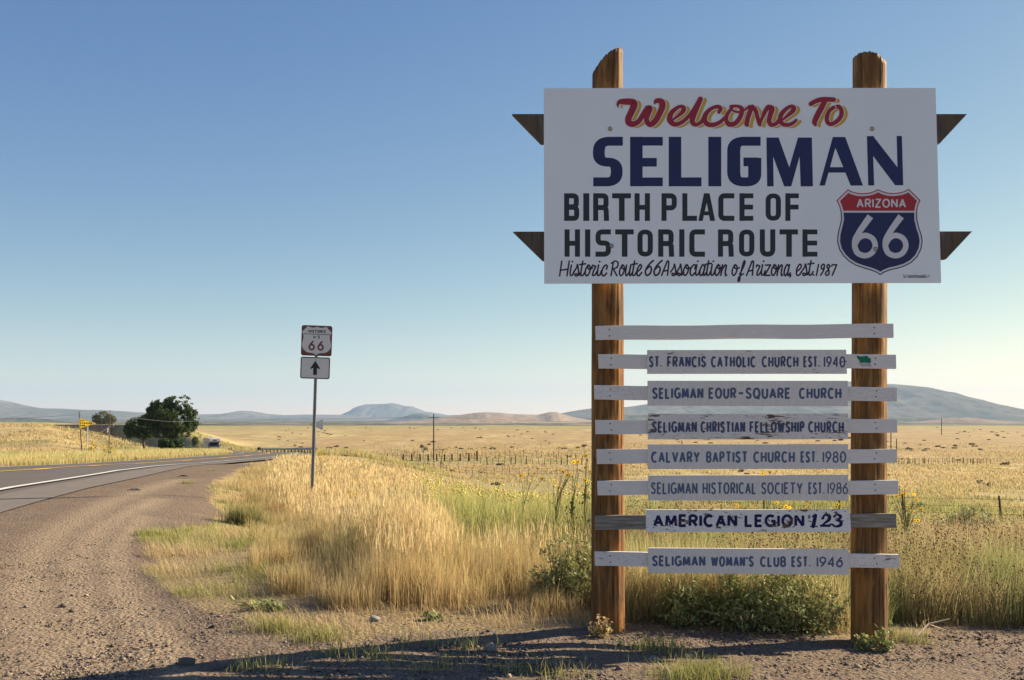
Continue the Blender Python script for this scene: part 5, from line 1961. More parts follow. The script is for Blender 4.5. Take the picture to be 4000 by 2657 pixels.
# sunflowers
M_petal = NT('yellow_petal')
M_petal.base((0.85, 0.58, 0.02))
M_petal.set(.6)
_tr = M_petal.n('ShaderNodeBsdfTranslucent')
_tr.inputs[0].default_value = (0.95, 0.62, 0.02, 1)
_ms = M_petal.n('ShaderNodeMixShader')
_ms.inputs[0].default_value = .5
M_petal.l(M_petal.b.outputs[0], _ms.inputs[1])
M_petal.l(_tr.outputs[0], _ms.inputs[2])
M_petal.l(_ms.outputs[0], M_petal.out.inputs[0])
M_petal = M_petal.m
M_disc = simple('flower_disc', (0.06, 0.03, 0.015), .9)
M_sleaf = simple('sunflower_leaf', (0.11, 0.17, 0.045), .6, var=.25)


def flower_mesh():
    rg = random.Random(5)
    pet = MB()
    for i in range(13):
        a = 2 * math.pi * i / 13 + rg.uniform(-.1, .1)
        L = .043 * rg.uniform(.85, 1.1)
        ca, sa = math.cos(a), math.sin(a)
        w_ = .0085
        k_ = [(.008, 0, 0), (.026, w_, -.004), (L, 0, -.001), (.026, -w_, -.004)]
        pet.add([(p[0] * ca - p[1] * sa, -.002 + p[2], p[0] * sa + p[1] * ca) for p in k_], [(0, 1, 2, 3)])
    disc = MB().disc((0, 0), .0115, -.006, .004, 10, dome=.006)
    return pet, disc


PET, DISC = flower_mesh()


def mb_mesh(name, mb, m):
    me = bpy.data.meshes.new(name)
    me.from_pydata(mb.v, [], mb.f)
    me.materials.append(m)
    return me


ME_PET, ME_DISC = mb_mesh('petals', PET, M_petal), mb_mesh('disc', DISC, M_disc)
_bud = MB().disc((0, 0), .012, -.006, .006, 7, dome=.006)
ME_BUD = mb_mesh('bud', _bud, M_disc)
lf = MB().add([(0, 0, 0), (.022, -.01, .03), (0, -.02, .075), (-.022, -.01, .03)], [(0, 1, 2, 3)])
ME_LEAF = mb_mesh('leaf', lf, M_sleaf)


def sunflower(x_, y_, z_, heads, label, seed, hs=1.0, leaves=18):
    """heads: (x, y, z, open?) in world coordinates"""
    rg = random.Random(seed)
    o = root('sunflower', (x_, y_, z_))
    tag(o, label, 'sunflower', 'wild sunflowers')
    mb = MB()
    top = max(h_[2] for h_ in heads)
    stem_top = Vector((x_ + rg.uniform(-.03, .03), y_, z_ + (top - z_) * .62))
    mb.tube([(x_, y_, z_ - .03), (x_ + .01, y_, z_ + (top - z_) * .3), stem_top], [.006, .005, .004], 5)
    for (hx_, hy_, hz2, op) in heads:
        mb.tube([stem_top + Vector((0, 0, -rg.uniform(.02, .25) * (top - z_))), ((hx_ + x_) / 2, y_, (hz2 + stem_top.z) / 2), (hx_, hy_ + .01, hz2)], [.0035, .003, .002], 4, cap=False)
        if op:
            p = bpy.data.objects.new('petals', ME_PET)
            d_ = bpy.data.objects.new('flower_disc', ME_DISC)
            for q in (p, d_):
                COL.objects.link(q)
                q.parent = o
                q.location = (hx_ - x_, hy_ - y_, hz2 - z_)
            rx, rz = rg.uniform(-.7, .5), rg.uniform(-.8, .9)
            for q in (p, d_):
                q.rotation_euler = (rx, 0, rz)
                q.scale = (hs,) * 3
        else:
            b_ = bpy.data.objects.new('bud', ME_BUD)
            COL.objects.link(b_)
            b_.parent = o
            b_.location = (hx_ - x_, hy_ - y_, hz2 - z_)
            b_.scale = (hs,) * 3
    mb.build('stem', M_stem, o)
    for i in range(leaves):
        t = rg.uniform(.12, .95)
        l_ = bpy.data.objects.new('leaf', ME_LEAF)
        COL.objects.link(l_)
        l_.parent = o
        l_.location = (rg.uniform(-.05, .05) * hs * 2, rg.uniform(-.04, .04), (stem_top.z - z_) * t * 1.15)
        l_.rotation_euler = (rg.uniform(-1.6, -.2), rg.uniform(-1, 1), rg.uniform(0, 6.28))
        s_ = rg.uniform(.6, 1.25) * hs
        l_.scale = (s_,) * 3
    return o


# left of the left post (about 8.5 m away) – positions from the photograph
def heads_at(px_list, Y, jit=0.1, seed=0):
    rg = random.Random(seed)
    out = []
    for (px_, py_, op) in px_list:
        yy = Y + rg.uniform(-jit, jit)
        w_ = W2(px_, py_, yy)
        out.append((w_[0], yy, w_[2], op))
    return out


def C1(l):    # crop of source px (1750,1750), 3.92x
    return [((1750 + a / 3.92) * .59025, (1750 + b / 3.92) * .59025, o_) for a, b, o_ in l]


sf = [
    (1347, 8.6, C1([(2115, 115, 1), (2110, 292, 1), (2105, 490, 1), (2125, 165, 0), (2135, 185, 0), (2175, 360, 0), (2205, 385, 1), (2120, 570, 0), (2100, 650, 1), (2080, 480, 0)]), 'tall sunflower reaching above the rail beside the left post'),
    (1318, 8.9, C1([(1995, 205, 1), (1925, 212, 1), (1980, 555, 1), (2020, 330, 0), (1985, 255, 0)]), 'sunflower with the largest bloom, a hand left of the left post'),
    (1275, 9.3, C1([(1755, 355, 1), (1775, 362, 0), (1830, 405, 1), (1885, 382, 1), (1858, 398, 0), (1860, 440, 0), (1810, 488, 0), (1620, 500, 1), (1690, 605, 1)]), 'bushy sunflower further left in the green weeds'),
    (1210, 12, C1([(1165, 392, 1), (1115, 420, 1), (1320, 385, 1), (1445, 462, 1), (1285, 425, 0), (1235, 398, 0)]), 'small sunflower behind the yellow flowering brush'),
]
for i, (px_, Y, hl, lab) in enumerate(sf):
    gx_ = (px_ - CX2) / F2 * Y
    sunflower(gx_, Y, float(gz(gx_, Y)[0]), heads_at(hl, Y, .08, i), lab, 300 + i, .52 if Y < 10 else .62, leaves=34 if i < 2 else 16)


def C8(l):    # crop of source px (2950,1730), 2.904x
    return [((2950 + a / 2.904) * .59025, (1730 + b / 2.904) * .59025, o_) for a, b, o_ in l]


hl = C8([(1697, 568, 1), (1630, 590, 1), (1605, 598, 1), (1802, 584, 1), (1828, 636, 1), (1742, 720, 1), (1718, 718, 1), (1832, 722, 1), (1885, 748, 1), (1780, 776, 1), (1815, 878, 1), (1848, 876, 1), (1640, 905, 0),
         (1670, 903, 1), (1635, 492, 0), (1700, 492, 0), (1635, 525, 0), (1555, 605, 0), (1558, 680, 0), (1640, 1000, 1)])
sunflower((2090 - CX2) / F2 * 9.5, 9.5, float(gz((2090 - CX2) / F2 * 9.5, 9.5)[0]), heads_at(hl, 9.5, .1, 9), 'many headed sunflower standing right of the right post', 310, .45, leaves=20)
# between the name boards: heads seen through the gaps
for i, (cx_, lst, Y, lab) in enumerate((
        (1770, [(1758, 1091, 1), (1775, 1088, 1), (1783, 1092, 0), (1790, 1086, 0), (1765, 1094, 1)], 11.5, 'sunflower seen in the gap above the historical society board'),
        (1730, [(1700, 1166, 1), (1717, 1170, 1), (1694, 1164, 1), (1740, 1168, 1)], 10.5, 'sunflower in the gap under the historical society board'),
        (1800, [(1812, 1167, 1), (1820, 1170, 1), (1803, 1168, 1), (1790, 1160, 1), (1860, 1163, 1)], 10.2, 'sunflower row plant left of the middle of the same gap'),
        (1945, [(1931, 1162, 1), (1950, 1161, 1), (1928, 1168, 1)], 10.0, 'sunflower against the left side of the right post'),
        (815, [(816, 1137, 1), (812, 1118, 0), (822, 1129, 0), (808, 1142, 1)], 14.0, 'lone sunflower in the tall grass right of the shield route marker'),
        (740, [(735, 1037, 1), (731, 1042, 1), (742, 1040, 1), (737, 1047, 1), (748, 1044, 1), (746, 1052, 1), (738, 1056, 1), (752, 1058, 1)], 30, 'sunflower clump just behind the shield route marker'),
        (830, [(828, 1046, 1), (815, 1062, 1), (838, 1064, 1), (852, 1060, 1), (845, 1068, 1)], 34, 'sunflower at the crest of the grass bank'))):
    gx_ = (cx_ - CX2) / F2 * Y
    sunflower(gx_, Y, float(gz(gx_, Y)[0]), heads_at(lst, Y, .1, 20 + i), lab, 320 + i, .55 if Y < 16 else .9, leaves=14)
# a row of yellow bloomed bushes on the verge by the warning sign
for i, (px_, w_) in enumerate(((205, 34), (252, 30))):
    Y = 76
    gx_ = (px_ - CX2) / F2 * Y
    z_ = float(gz(gx_, Y)[0])
    rr = random.Random(i)
    hd = [(gx_ + rr.uniform(-.6, .6), Y + rr.uniform(-.3, .3), z_ + rr.uniform(.7, 1.35), 1) for _ in range(12)]
    sunflower(gx_, Y, z_, hd, ('sunflower clump left of the yellow pennant sign', 'sunflower clump right of the yellow pennant sign post')[i], 340 + i, 2.2, leaves=26)


# trees
def tree(name, px, Y, py_base, clumps, trunk, cols, label, seed, leaf=.16, n=9000, group=None):
    """clumps: (px,py,rx px,rz px,depth offset) in the 2361 photograph at distance Y"""
    rg = np.random.default_rng(seed)
    bx, by, bz = W2(px, py_base, Y)
    bz = min(bz, float(gz(bx, Y)[0]))
    o = root(name, (bx, by, bz))
    tag(o, label, 'tree', group)
    s = Y / F2
    mb = MB()
    for tr in trunk:
        pts = [W2(a, b, Y + d_) for a, b, d_ in tr[0]]
        mb.tube(pts, tr[1], 7)
    mb.build('trunk', M_bark, o)
    tot = sum(c[2] * c[3] for c in clumps)
    P = []
    for i, c in enumerate(clumps):
        m_ = int(n * c[2] * c[3] / tot)
        cc = W2(c[0], c[1], Y + c[4])
        q = leaf_cloud(cc, (c[2] * s, c[2] * s * .9, c[3] * s), m_, leaf, rg, hollow=.25, noise_seed=seed * 7 + i)
        g_ = fbm(q[:, 0] * 1.1 + q[:, 1] * .7, q[:, 2] * 1.1 + i, seed + 3)
        P.append(q[g_ > -.20])
    P = np.concatenate(P)
    C = vary(lerp3(cols[0], cols[1], rg.uniform(0, 1, len(P))), len(P), rg, .18)
    foliage('crown', P, leaf, C, rg, o, None, aspect=1.5)
    return o


TC = [(0.035, 0.060, 0.018), (0.10, 0.145, 0.04)]
big = [(400, 930, 24, 18, 0), (423, 925, 17, 14, -.5), (366, 938, 20, 17, 0), (385, 955, 40, 24, -1), (430, 950, 27, 22, .4), (352, 965, 20, 26, 0), (445, 973, 18, 16, .2), (410, 980, 40, 22, -.8), (372, 990, 28, 20, .5),
       (430, 992, 20, 14, -.5), (400, 1003, 24, 12, 0), (352, 948, 16, 12, -1)]
tree('large_tree', 398, 160, 1036, big, [([(398, 1040, 0), (397, 1015, 0), (402, 990, 0), (405, 955, 0)], [.5, .4, .32, .15]), ([(398, 1010, 0), (380, 985, -.3), (365, 955, 0)], [.25, .2, .08]),
     ([(401, 1000, 0), (420, 980, .2), (436, 955, 0)], [.25, .2, .08])], TC, 'large dark broadleaf tree beyond the road bend', 5, leaf=.20, n=26000)
tree('small_tree', 332, 168, 1032, [(318, 985, 28, 24, 0), (338, 972, 20, 18, .3), (303, 990, 18, 20, -.3), (330, 1000, 22, 14, 0), (343, 990, 15, 22, 0)],
     [([(333, 1034, 0), (331, 1015, 0), (325, 990, 0)], [.22, .18, .08]), ([(332, 1012, 0), (340, 990, 0)], [.14, .06])], TC, 'smaller dark tree on the left of the large one', 8, leaf=.18, n=12000)
tree('distant_tree', 240, 400, 985, [(238, 962, 22, 15, 0), (224, 966, 12, 12, 0), (255, 967, 13, 12, 0), (240, 972, 24, 9, 0)], [([(240, 990, 0), (240, 965, 0)], [.4, .2])],
     [(0.07, 0.09, 0.03), (0.16, 0.18, 0.07)], 'round olive tree standing behind the bridge', 9, leaf=.4, n=5000)
o = tree('tree_bush', 393, 150, 1042, [(378, 1023, 14, 15, 0), (395, 1027, 18, 14, -.4), (410, 1026, 14, 15, 0), (415, 1018, 8, 8, 0)], [([(393, 1042, 0), (393, 1030, 0)], [.1, .05])],
         [(0.035, 0.06, 0.018), (0.09, 0.13, 0.04)], 'round dark bush below the large tree', 12, leaf=.15, n=7000)
o['category'] = 'bush'
tree('sapling', 450, 252, 1030, [(451, 1014, 8, 8, 0), (449, 1022, 6, 6, 0)], [([(451, 1032, 0), (450, 1012, 0)], [.08, .04])], [(0.12, 0.14, 0.045), (0.22, 0.25, 0.09)], 'slim young tree behind the grey car', 14, leaf=.22, n=1400)
o = tree('dry_shrub', 975, 236, 1044, [(975, 1034, 5, 8, 0), (972, 1028, 4, 5, 0)], [([(975, 1044, 0), (972, 1027, 0)], [.06, .02]), ([(975, 1044, 0), (980, 1030, 0)], [.05, .02])],
         [(0.12, 0.10, 0.06), (0.20, 0.17, 0.10)], 'lone dry shrub left of the plain utility pole', 15, leaf=.12, n=700)
o['category'] = 'shrub'

# scrub dotted over the plain
rg = np.random.default_rng(400)
ME_SCRUB = []
for v in range(5):
    P = leaf_cloud((0, 0, .28), (.9, .9, .42), 120, .2, rg, hollow=.2, noise_seed=v)
    V, F = leaf_quads(P, .30, rg, 1.3, .2)
    ME_SCRUB.append(mesh_np('scrub', V, F, None, np.repeat(vary((0.10, 0.095, 0.05), len(P), rg, .3), 4, 0)))
    ME_SCRUB[-1].materials.append(M_leaf)
cnt = 0
while cnt < 290:
    px_ = rg.uniform(640, 2361)
    py_ = 985 + 55 * rg.uniform(0, 1) ** 1.3 if rg.uniform() < .85 else rg.uniform(1035, 1120)
    if float(fbm(np.array(px_ * .012), np.array(py_ * .06), 401)) < -.05:
        continue
    gx_, gy_ = G(px_, py_)
    if gy_ < 60:
        continue
    o = bpy.data.objects.new('scrub_bush', ME_SCRUB[cnt % 5])
    COL.objects.link(o)
    s_ = rg.uniform(.3, .95) * (.7 if gy_ < 150 else 1.0)
    o.location = (gx_, gy_, float(gz(gx_, gy_)[0]) - .03)
    o.scale = (s_ * 1.3, s_, s_ * rg.uniform(.6, 1))
    o.rotation_euler = (0, 0, rg.uniform(0, 6.28))
    tag(o, 'low dark scrub bush, one of many dotted over the dry plain', 'scrub bush', 'scrub bushes on the plain')
    cnt += 1


# ------------------------------------------------------------------ road signs
M_signwhite = simple('reflective_white', (0.66, 0.66, 0.65), .45, var=.04)
M_brown = simple('reflective_brown', (0.155, 0.05, 0.04), .45, var=.08)
M_signblack = simple('sign_black', (0.015, 0.018, 0.022), .45)
M_signyellow = simple('reflective_yellow', (0.88, 0.58, 0.02), .45, var=.05)
M_signback = simple('sign_back_aluminium', (0.46, 0.50, 0.52), .5, .5, var=.1)
M_green = simple('reflective_green', (0.0, 0.16, 0.10), .45)
M_postgalv = simple('perforated_steel', (0.25, 0.26, 0.27), .5, .6, var=.15, scale=30)


class Flat(Ink):
    """lettering and shapes in metres on a sign's own face (x right, z up)"""
    def build_local(self, name, m, parent, y, label=None, step=0.0004):
        mb = MB()
        for quads in self.polys:
            y -= step
            for q in quads:
                y -= 3e-6
                pts = [(p[0], y, -p[1]) for p in q]
                # face towards -Y
                a = np.array(pts)
                ar_ = sum(a[i][0] * a[(i + 1) % len(a)][2] - a[(i + 1) % len(a)][0] * a[i][2] for i in range(len(a)))
                if ar_ < 0:
                    pts = pts[::-1]
                mb.add(pts, [tuple(range(len(pts)))])
        o = mb.build(name, m, parent, local=True)
        return tag(o, label)


def rrect(x0, x1, z0, z1, r, n=5):
    out = []
    for cx, cz, a in ((x1 - r, z1 - r, 0), (x0 + r, z1 - r, 90), (x0 + r, z0 + r, 180), (x1 - r, z0 + r, 270)):
        for i in range(n + 1):
            t = math.radians(a + 90 * i / n)
            out.append((cx + r * math.cos(t), cz + r * math.sin(t)))
    return out


# shield route marker on its perforated post, about 20 m off, leaning a little
YS = 20.0
gx_ = (718 - CX2) / F2 * YS
gz_ = float(gz(gx_, YS)[0])
mk = root('route_sign', (gx_, YS, gz_))
tag(mk, 'historic route 66 shield and up arrow plates on a leaning perforated steel post', 'road sign')
mk.rotation_euler = (0, math.radians(1.8), math.radians(4))
zoff = W2(0, 1140, YS)[2] - gz_
post_h = (1140 - 812) / F2 * YS + .1 + zoff
mb = MB()
# a square tube with real holes down its face: two side rails and rungs between them
w_ = .030
for k_, (x0_, x1_) in enumerate(((-w_ + .002, -w_ * .3), (w_ * .3, w_ - .002))):
    mb.box(x0_, x1_, -.030, -.026, 0, post_h)
mb.box(-w_, -w_ + .004, -.026, .03, 0, post_h).box(w_ - .004, w_, -.026, .03, 0, post_h).box(-w_ + .004, w_ - .004, .026, .03, 0, post_h)
z_ = 0.02
while z_ < post_h:
    mb.box(-w_ * .3, w_ * .3, -.030, -.026, z_, z_ + .030)
    z_ += .052
mb.build('post', M_postgalv, mk, local=True)
zt = (1140 - 785) / F2 * YS + zoff   # centre of shield plate above ground
px2m = YS / F2
# shield plate 70x70 px
cxs = (734 - 718) * px2m * 0 + .0
S2 = .305
plate = MB().prism(rrect(-S2, S2, zt - S2, zt + S2, .045), -.040, -.036).build('shield_plate', M_brown, mk, local=True)
K = 2 * S2 / 620.0       # crop pixels to metres; plate spans x 172..795, y 198..815


def shp(x, y):
    return ((x - 483) * K, -(zt - (y - 507) * K))


half = [(490, 218), (520, 235), (560, 243), (600, 240), (640, 228), (668, 216), (725, 275), (782, 335), (765, 372), (758, 382), (748, 420), (750, 470), (765, 530), (776, 580), (770, 640), (740, 695),
        (690, 738), (640, 755), (585, 757), (530, 770), (472, 803)]
left_ = [(966 - x_, y_) for x_, y_ in half][::-1]
f = Flat(); f.poly([shp(*p) for p in half + left_[1:-1]]); f.build_local('shield', M_signwhite, plate, -.040)
f = Flat(); f.stroke([shp(212, 373), shp(762, 377)], .012); f.build_local('divider', M_brown, plate, -.0408)


def fw(f, txt, x0, x1, yt, yb, t, **kw):
    a, b = shp(x0, yt), shp(x1, yb)
    word(f, txt, a[0], b[0], a[1], b[1], t, **kw)


f = Flat(); fw(f, 'HISTORIC', 312, 670, 286, 348, .014, gap=.4); f.build_local('lettering', M_signblack, plate, -.0412, 'word HISTORIC')
f = Flat(); fw(f, 'US', 414, 548, 400, 462, .014, gap=1.2); f.build_local('lettering', M_signblack, plate, -.0412, 'letters US')
f = Flat(); fw(f, '66', 322, 632, 500, 710, .034, gap=.42); f.build_local('lettering', M_brown, plate, -.0412, 'brown number 66')
z1, z0 = zt - S2 - .022, zt - S2 - .022 - .44
arrow_plate = MB().prism(rrect(-.295 - .012, .295 - .012, z0, z1, .04), -.040, -.036).build('arrow_plate', M_signwhite, mk, local=True)
f = Flat(); f.stroke([(p[0], -p[1]) for p in rrect(-.28 - .012, .28 - .012, z0 + .015, z1 - .015, .035)] + [(.28 - .012, -(z1 - .05))], .017); f.build_local('border', M_signblack, arrow_plate, -.040)
f = Flat()
zc = (z0 + z1) / 2
f.poly([(0 - .012, -(zc + .145)), (.10 - .012, -(zc - .01)), (.085 - .012, -(zc - .022)), (.038 - .012, -(zc - .0)), (.038 - .012, -(zc - .14)), (-.038 - .012, -(zc - .14)), (-.038 - .012, -(zc - .0)),
        (-.085 - .012, -(zc - .022)), (-.10 - .012, -(zc - .01))])
f.build_local('arrow', M_signblack, arrow_plate, -.0405)
for zz_ in (zt + .27, zt - .27, zc + .16, zc - .155):
    MB().disc((-.006, zz_), .010, -.046, -.036, 8, dome=.003).build('bolt', M_signback, plate if zz_ > zt - S2 else arrow_plate, local=True)



# NO PASSING ZONE pennant beyond the road
YP = 84.0
bx_, _, bz_ = W2(1182 * .1694, 1054, YP)
bz_ = float(gz(bx_, YP)[0])
pn = root('pennant_sign', (bx_, YP, bz_))
tag(pn, 'yellow pennant sign reading NO PASSING ZONE on a thin steel post', 'road sign')
top = W2(0, 885.4 + 570 * .1694, YP)[2] - bz_
MB().tube([(0, 0, -.1), (.06, 0, top + .05)], .055, 6).build('post', M_galv, pn, local=True)
q = YP / F2
lx_, rx_ = (1113 - 1190) * .1694 * q, (1285 - 1190) * .1694 * q
zt_, zb_ = CAMZ - (885.4 + 456 * .1694 - HZ2) * q - bz_, CAMZ - (885.4 + 603 * .1694 - HZ2) * q - bz_
zm_ = (zt_ + zb_) / 2
pn.rotation_euler = (0, 0, math.radians(36))
ce_ = 1 / math.cos(math.radians(36))
lx_, rx_ = lx_ * ce_, rx_ * ce_
face = MB().prism([(lx_, zt_), (lx_, zb_), (rx_, zm_)], -.07, -.062).build('pennant_plate', M_signyellow, pn, local=True)
f = Flat()
for t_, r_ in (('NO', (1120, 1158, 487, 505)), ('PASSING', (1120, 1242, 517, 540)), ('ZONE', (1120, 1172, 550, 570))):
    f = Flat()
    word(f, t_, (r_[0] - 1190) * .1694 * q * ce_, (r_[1] - 1190) * .1694 * q * ce_, (885.4 + r_[2] * .1694 - HZ2) * q - CAMZ + bz_, (885.4 + r_[3] * .1694 - HZ2) * q - CAMZ + bz_, .040, gap=.3)
    f.build_local('lettering', M_signblack, face, -.0705)
f = Flat()
f.stroke([(lx_ + .04, -(zt_ - .06)), (lx_ + .04, -(zb_ + .06))], .02); f.stroke([(lx_ + .04, -(zb_ + .06)), (rx_ - .12, -zm_)], .02); f.stroke([(rx_ - .12, -zm_), (lx_ + .04, -(zt_ - .06))], .02)
f.build_local('border', M_signblack, face, -.0703)

# back of another pennant, beyond the shield marker
YP2 = 80.0
bx_ = ((1150 + 262 * .3177) * .59025 - CX2) / F2 * YP2
bz_ = float(gz(bx_, YP2)[0])
pb = root('pennant_sign', (bx_, YP2, bz_))
tag(pb, 'bare metal back of a pennant sign half hidden by the shield marker post', 'road sign')
q = YP2 / F2
zz = lambda c: CAMZ - ((1500 + c * .3177) * .59025 - HZ2) * q - bz_
MB().tube([(0, 0, -.1), (-.02, 0, zz(500))], .045, 6).build('post', M_galv, pb, local=True)
MB().prism([(-.50 * 1.0, zz(497)), ((355 - 262) * .3177 * .59025 * q, zz(562)), ((355 - 262) * .3177 * .59025 * q, zz(430))], -.06, -.052).build('pennant_plate', M_signback, pb, local=True)

# white sign seen from behind the motorhome, small yellow and green signs by the bridge
YW = 226.0
bx_ = (481 - CX2) / F2 * YW
bz_ = float(gz(bx_, YW)[0])
ws = root('speed_sign', (bx_, YW, bz_))
tag(ws, 'small white square road sign left of the motorhome', 'road sign')
q = YW / F2
zc_ = CAMZ - (1017 - HZ2) * q - bz_
MB().tube([(0, 0, -.2), (0, 0, zc_)], .05, 5).build('post', M_galv, ws, local=True)
pl_ = MB().prism(rrect(-.36, .36, zc_ - .42, zc_ + .42, .06), -.07, -.06).build('sign_plate', simple('pale_sign_face', (0.55, 0.56, 0.55), .5), ws, local=True)
f = Flat(); f.stroke([(-.2, -(zc_ - .1)), (.2, -(zc_ - .1))], .12); f.stroke([(-.15, -(zc_ + .18)), (.15, -(zc_ + .18))], .08); f.build_local('marking', M_signback, pl_, -.0705)
YD = 262.0
bx_ = (236.5 - CX2) / F2 * YD
dsz = root('curve_sign', (bx_, YD, float(gz(bx_, YD)[0])))
tag(dsz, 'yellow diamond warning sign in front of the bridge abutment', 'road sign')
q = YD / F2
zc_ = CAMZ - (1002 - HZ2) * q - dsz.location.z
MB().tube([(0, 0, -.2), (0, 0, zc_)], .06, 5).build('post', M_galv, dsz, local=True)
dp = MB().prism([(0, zc_ + .62), (-.42, zc_ + .2), (0, zc_ - .22), (.42, zc_ + .2)], -.08, -.07).build('diamond_plate', M_signyellow, dsz, local=True)
f = Flat(); f.stroke([(-.05, -(zc_ + .05)), (-.05, -(zc_ + .2)), (.1, -(zc_ + .38))], .09); f.build_local('arrow', M_signblack, dp, -.081)
MB().box(-.3, .3, -.08, -.07, zc_ - .62, zc_ - .27).build('speed_plate', M_signyellow, dsz, local=True)
YG = 285.0
bx_ = (209 - CX2) / F2 * YG
gs = root('green_sign', (bx_, YG, float(gz(bx_, YG)[0])))
tag(gs, 'small green road sign under the bridge girder', 'road sign')
q = YG / F2
zc_ = CAMZ - (993 - HZ2) * q - gs.location.z
MB().tube([(0, 0, -.2), (0, 0, zc_)], .05, 5).build('post', M_galv, gs, local=True)
MB().box(-.42, .42, -.07, -.06, zc_ - .2, zc_ + .2).build('sign_plate', M_green, gs, local=True)

# ------------------------------------------------------------------ poles and wires
M_pole = simple('creosoted_pole', (0.14, 0.085, 0.05), .9, var=.3, scale=3)
M_poledark = simple('dark_pole', (0.05, 0.035, 0.028), .9, var=.3, scale=3)
M_wire = simple('wire', (0.22, 0.22, 0.23), .5, .4)
M_ins = simple('glass_insulator', (0.25, 0.28, 0.28), .3)


def upole(px_b, py_b, px_t, py_t, Y, r, label, m, arm=None):
    b, t = W2(px_b, py_b, Y), W2(px_t, py_t, Y)
    z0 = min(b[2], float(gz(b[0], Y)[0]))
    o = root('utility_pole', (b[0], Y, z0))
    tag(o, label, 'utility pole', 'poles along the road and fields')
    MB().tube([(b[0], Y, z0 - .2), t], [r, r * .75], 8).build('pole', m, o)
    if arm:
        L = arm
        zz_ = t[2] - .045 * (t[2] - z0) * 1.6
        MB().box(t[0] - L, t[0] + L, Y - .05, Y + .05, zz_ - .05, zz_ + .05).build('crossarm', m, o)
        for s_ in (-1, 1):
            MB().tube([(t[0] + s_ * L * .85, Y, zz_ + .05), (t[0] + s_ * L * .85, Y, zz_ + .25)], .05, 6).build('insulator', M_ins, o)
    return o, t


pl1, t1 = upole(190.6, 1053, 182.6, 948, 94, .062, 'leaning brown pole just left of the yellow pennant sign', M_pole)
for dz_, sx in ((.35, 1), (1.0, -1)):
    MB().tube([(t1[0], 94, t1[2] - dz_), (t1[0] + sx * .22, 94, t1[2] - dz_ + .05), (t1[0] + sx * .22, 94, t1[2] - dz_ + .16)], .022, 5).build('insulator', M_ins, pl1)
pl2, t2 = upole(251, 1045, 254, 944.7, 110, .058, 'upright brown pole in front of the bridge right of the pennant sign', M_pole)
pl3, t3 = upole(1000, 1066, 1000, 954, 193, .14, 'tall dark pole with a crossarm in the middle of the plain', M_poledark, arm=.95)
pl4, t4 = upole(2054, 1048, 2054, 964, 225, .13, 'dark pole just right of the right timber post', M_poledark, arm=.7)
pl5, t5 = upole(2067, 1064, 2067, 1011, 180, .11, 'short brown pole standing right of the dark pole by the timber post', M_pole)
pl6, t6 = upole(2170.6, 1003, 2170.6, 962, 470, .20, 'distant slim pole on the plain before the right hand hill', M_poledark)
pl7, t7 = upole(1572, 1040, 1572, 1014, 190, .10, 'pole tip showing in the gap under the christian fellowship board', M_poledark)


def wire(a, b, sag, r, label, n=16):
    mid = [tuple(Vector(a).lerp(Vector(b), i / n) - Vector((0, 0, sag * 4 * (i / n) * (1 - i / n)))) for i in range(n + 1)]
    o = MB().tube(mid, r, 4, cap=False).build('overhead_wire', M_wire)
    tag(o, label, 'wire', 'overhead wires')
    return o


p_l = lambda t, dz: (t[0], t[1], t[2] - dz)
wire((-120, 75, t1[2] - 1.2), p_l(t1, .3), 1.3, .012, 'upper wire running off left from the leaning pole')
wire((-120, 75, t1[2] - 4.0), p_l(t1, 2.5), 1.0, .014, 'low slack wire left of the leaning pole')
wire(p_l(t1, .35), p_l(t2, .25), .12, .010, 'topmost wire between the two brown poles')
wire(p_l(t1, 1.0), p_l(t2, 1.7), .9, .012, 'second wire between the two brown poles')
wire(p_l(t1, 2.5), p_l(t2, 2.3), 1.6, .016, 'slackest wire hanging between the two brown poles')
wire(p_l(t2, .3), W2(520, 959, 150), .9, .013, 'wire from the upright brown pole past the large tree')
wire((W2(-100, 962, 230)), (t3[0] - .8, t3[1], t3[2] - .55), .6, .020, 'long thin wire crossing the plain to the crossarm pole')
wire((t3[0] + .8, t3[1], t3[2] - .55), (t4[0] - .6, t4[1], t4[2] - .4), 1.0, .018, 'thin wire between the crossarm pole and the dark right hand pole')

# ------------------------------------------------------------------ fences
M_fpost = simple('grey_fence_post', (0.035, 0.026, 0.02), .95, var=.35, scale=3)
M_rustpost = simple('rusted_steel_post', (0.10, 0.045, 0.03), .85, .3, var=.3, scale=8)


def fence_run(name, label, pts, heights, radii, m, wires, group='wire fences on the plain', wr=.012):
    """pts: world (x,y); each post is a part"""
    p0 = pts[0]
    o = root(name, (p0[0], p0[1], float(gz(p0[0], p0[1])[0])))
    tag(o, label, 'fence', group)
    tops = []
    rr = random.Random(len(pts))
    me = None
    for (x_, y_), h_, r_ in zip(pts, heights, radii):
        z_ = float(gz(x_, y_)[0])
        lean = rr.uniform(-.08, .08) * h_
        MB().tube([(x_, y_, z_ - .1), (x_ + lean * .4, y_, z_ + h_ * .5), (x_ + lean, y_, z_ + h_)], [r_, r_ * .95, r_ * .8], 6).build('post', m, o)
        tops.append((x_ + lean, y_, z_, h_))
    for k_ in range(wires):
        f_ = (k_ + .8) / (wires + .1)
        mbw = MB()
        for a_, b_ in zip(tops[:-1], tops[1:]):
            mbw.tube([(a_[0], a_[1] - .03, a_[2] + min(a_[3], 1.2) * f_), (b_[0], b_[1] - .03, b_[2] + min(b_[3], 1.2) * f_)], wr, 3, cap=False)
        mbw.build('wire', M_rustpost, o)
    return o


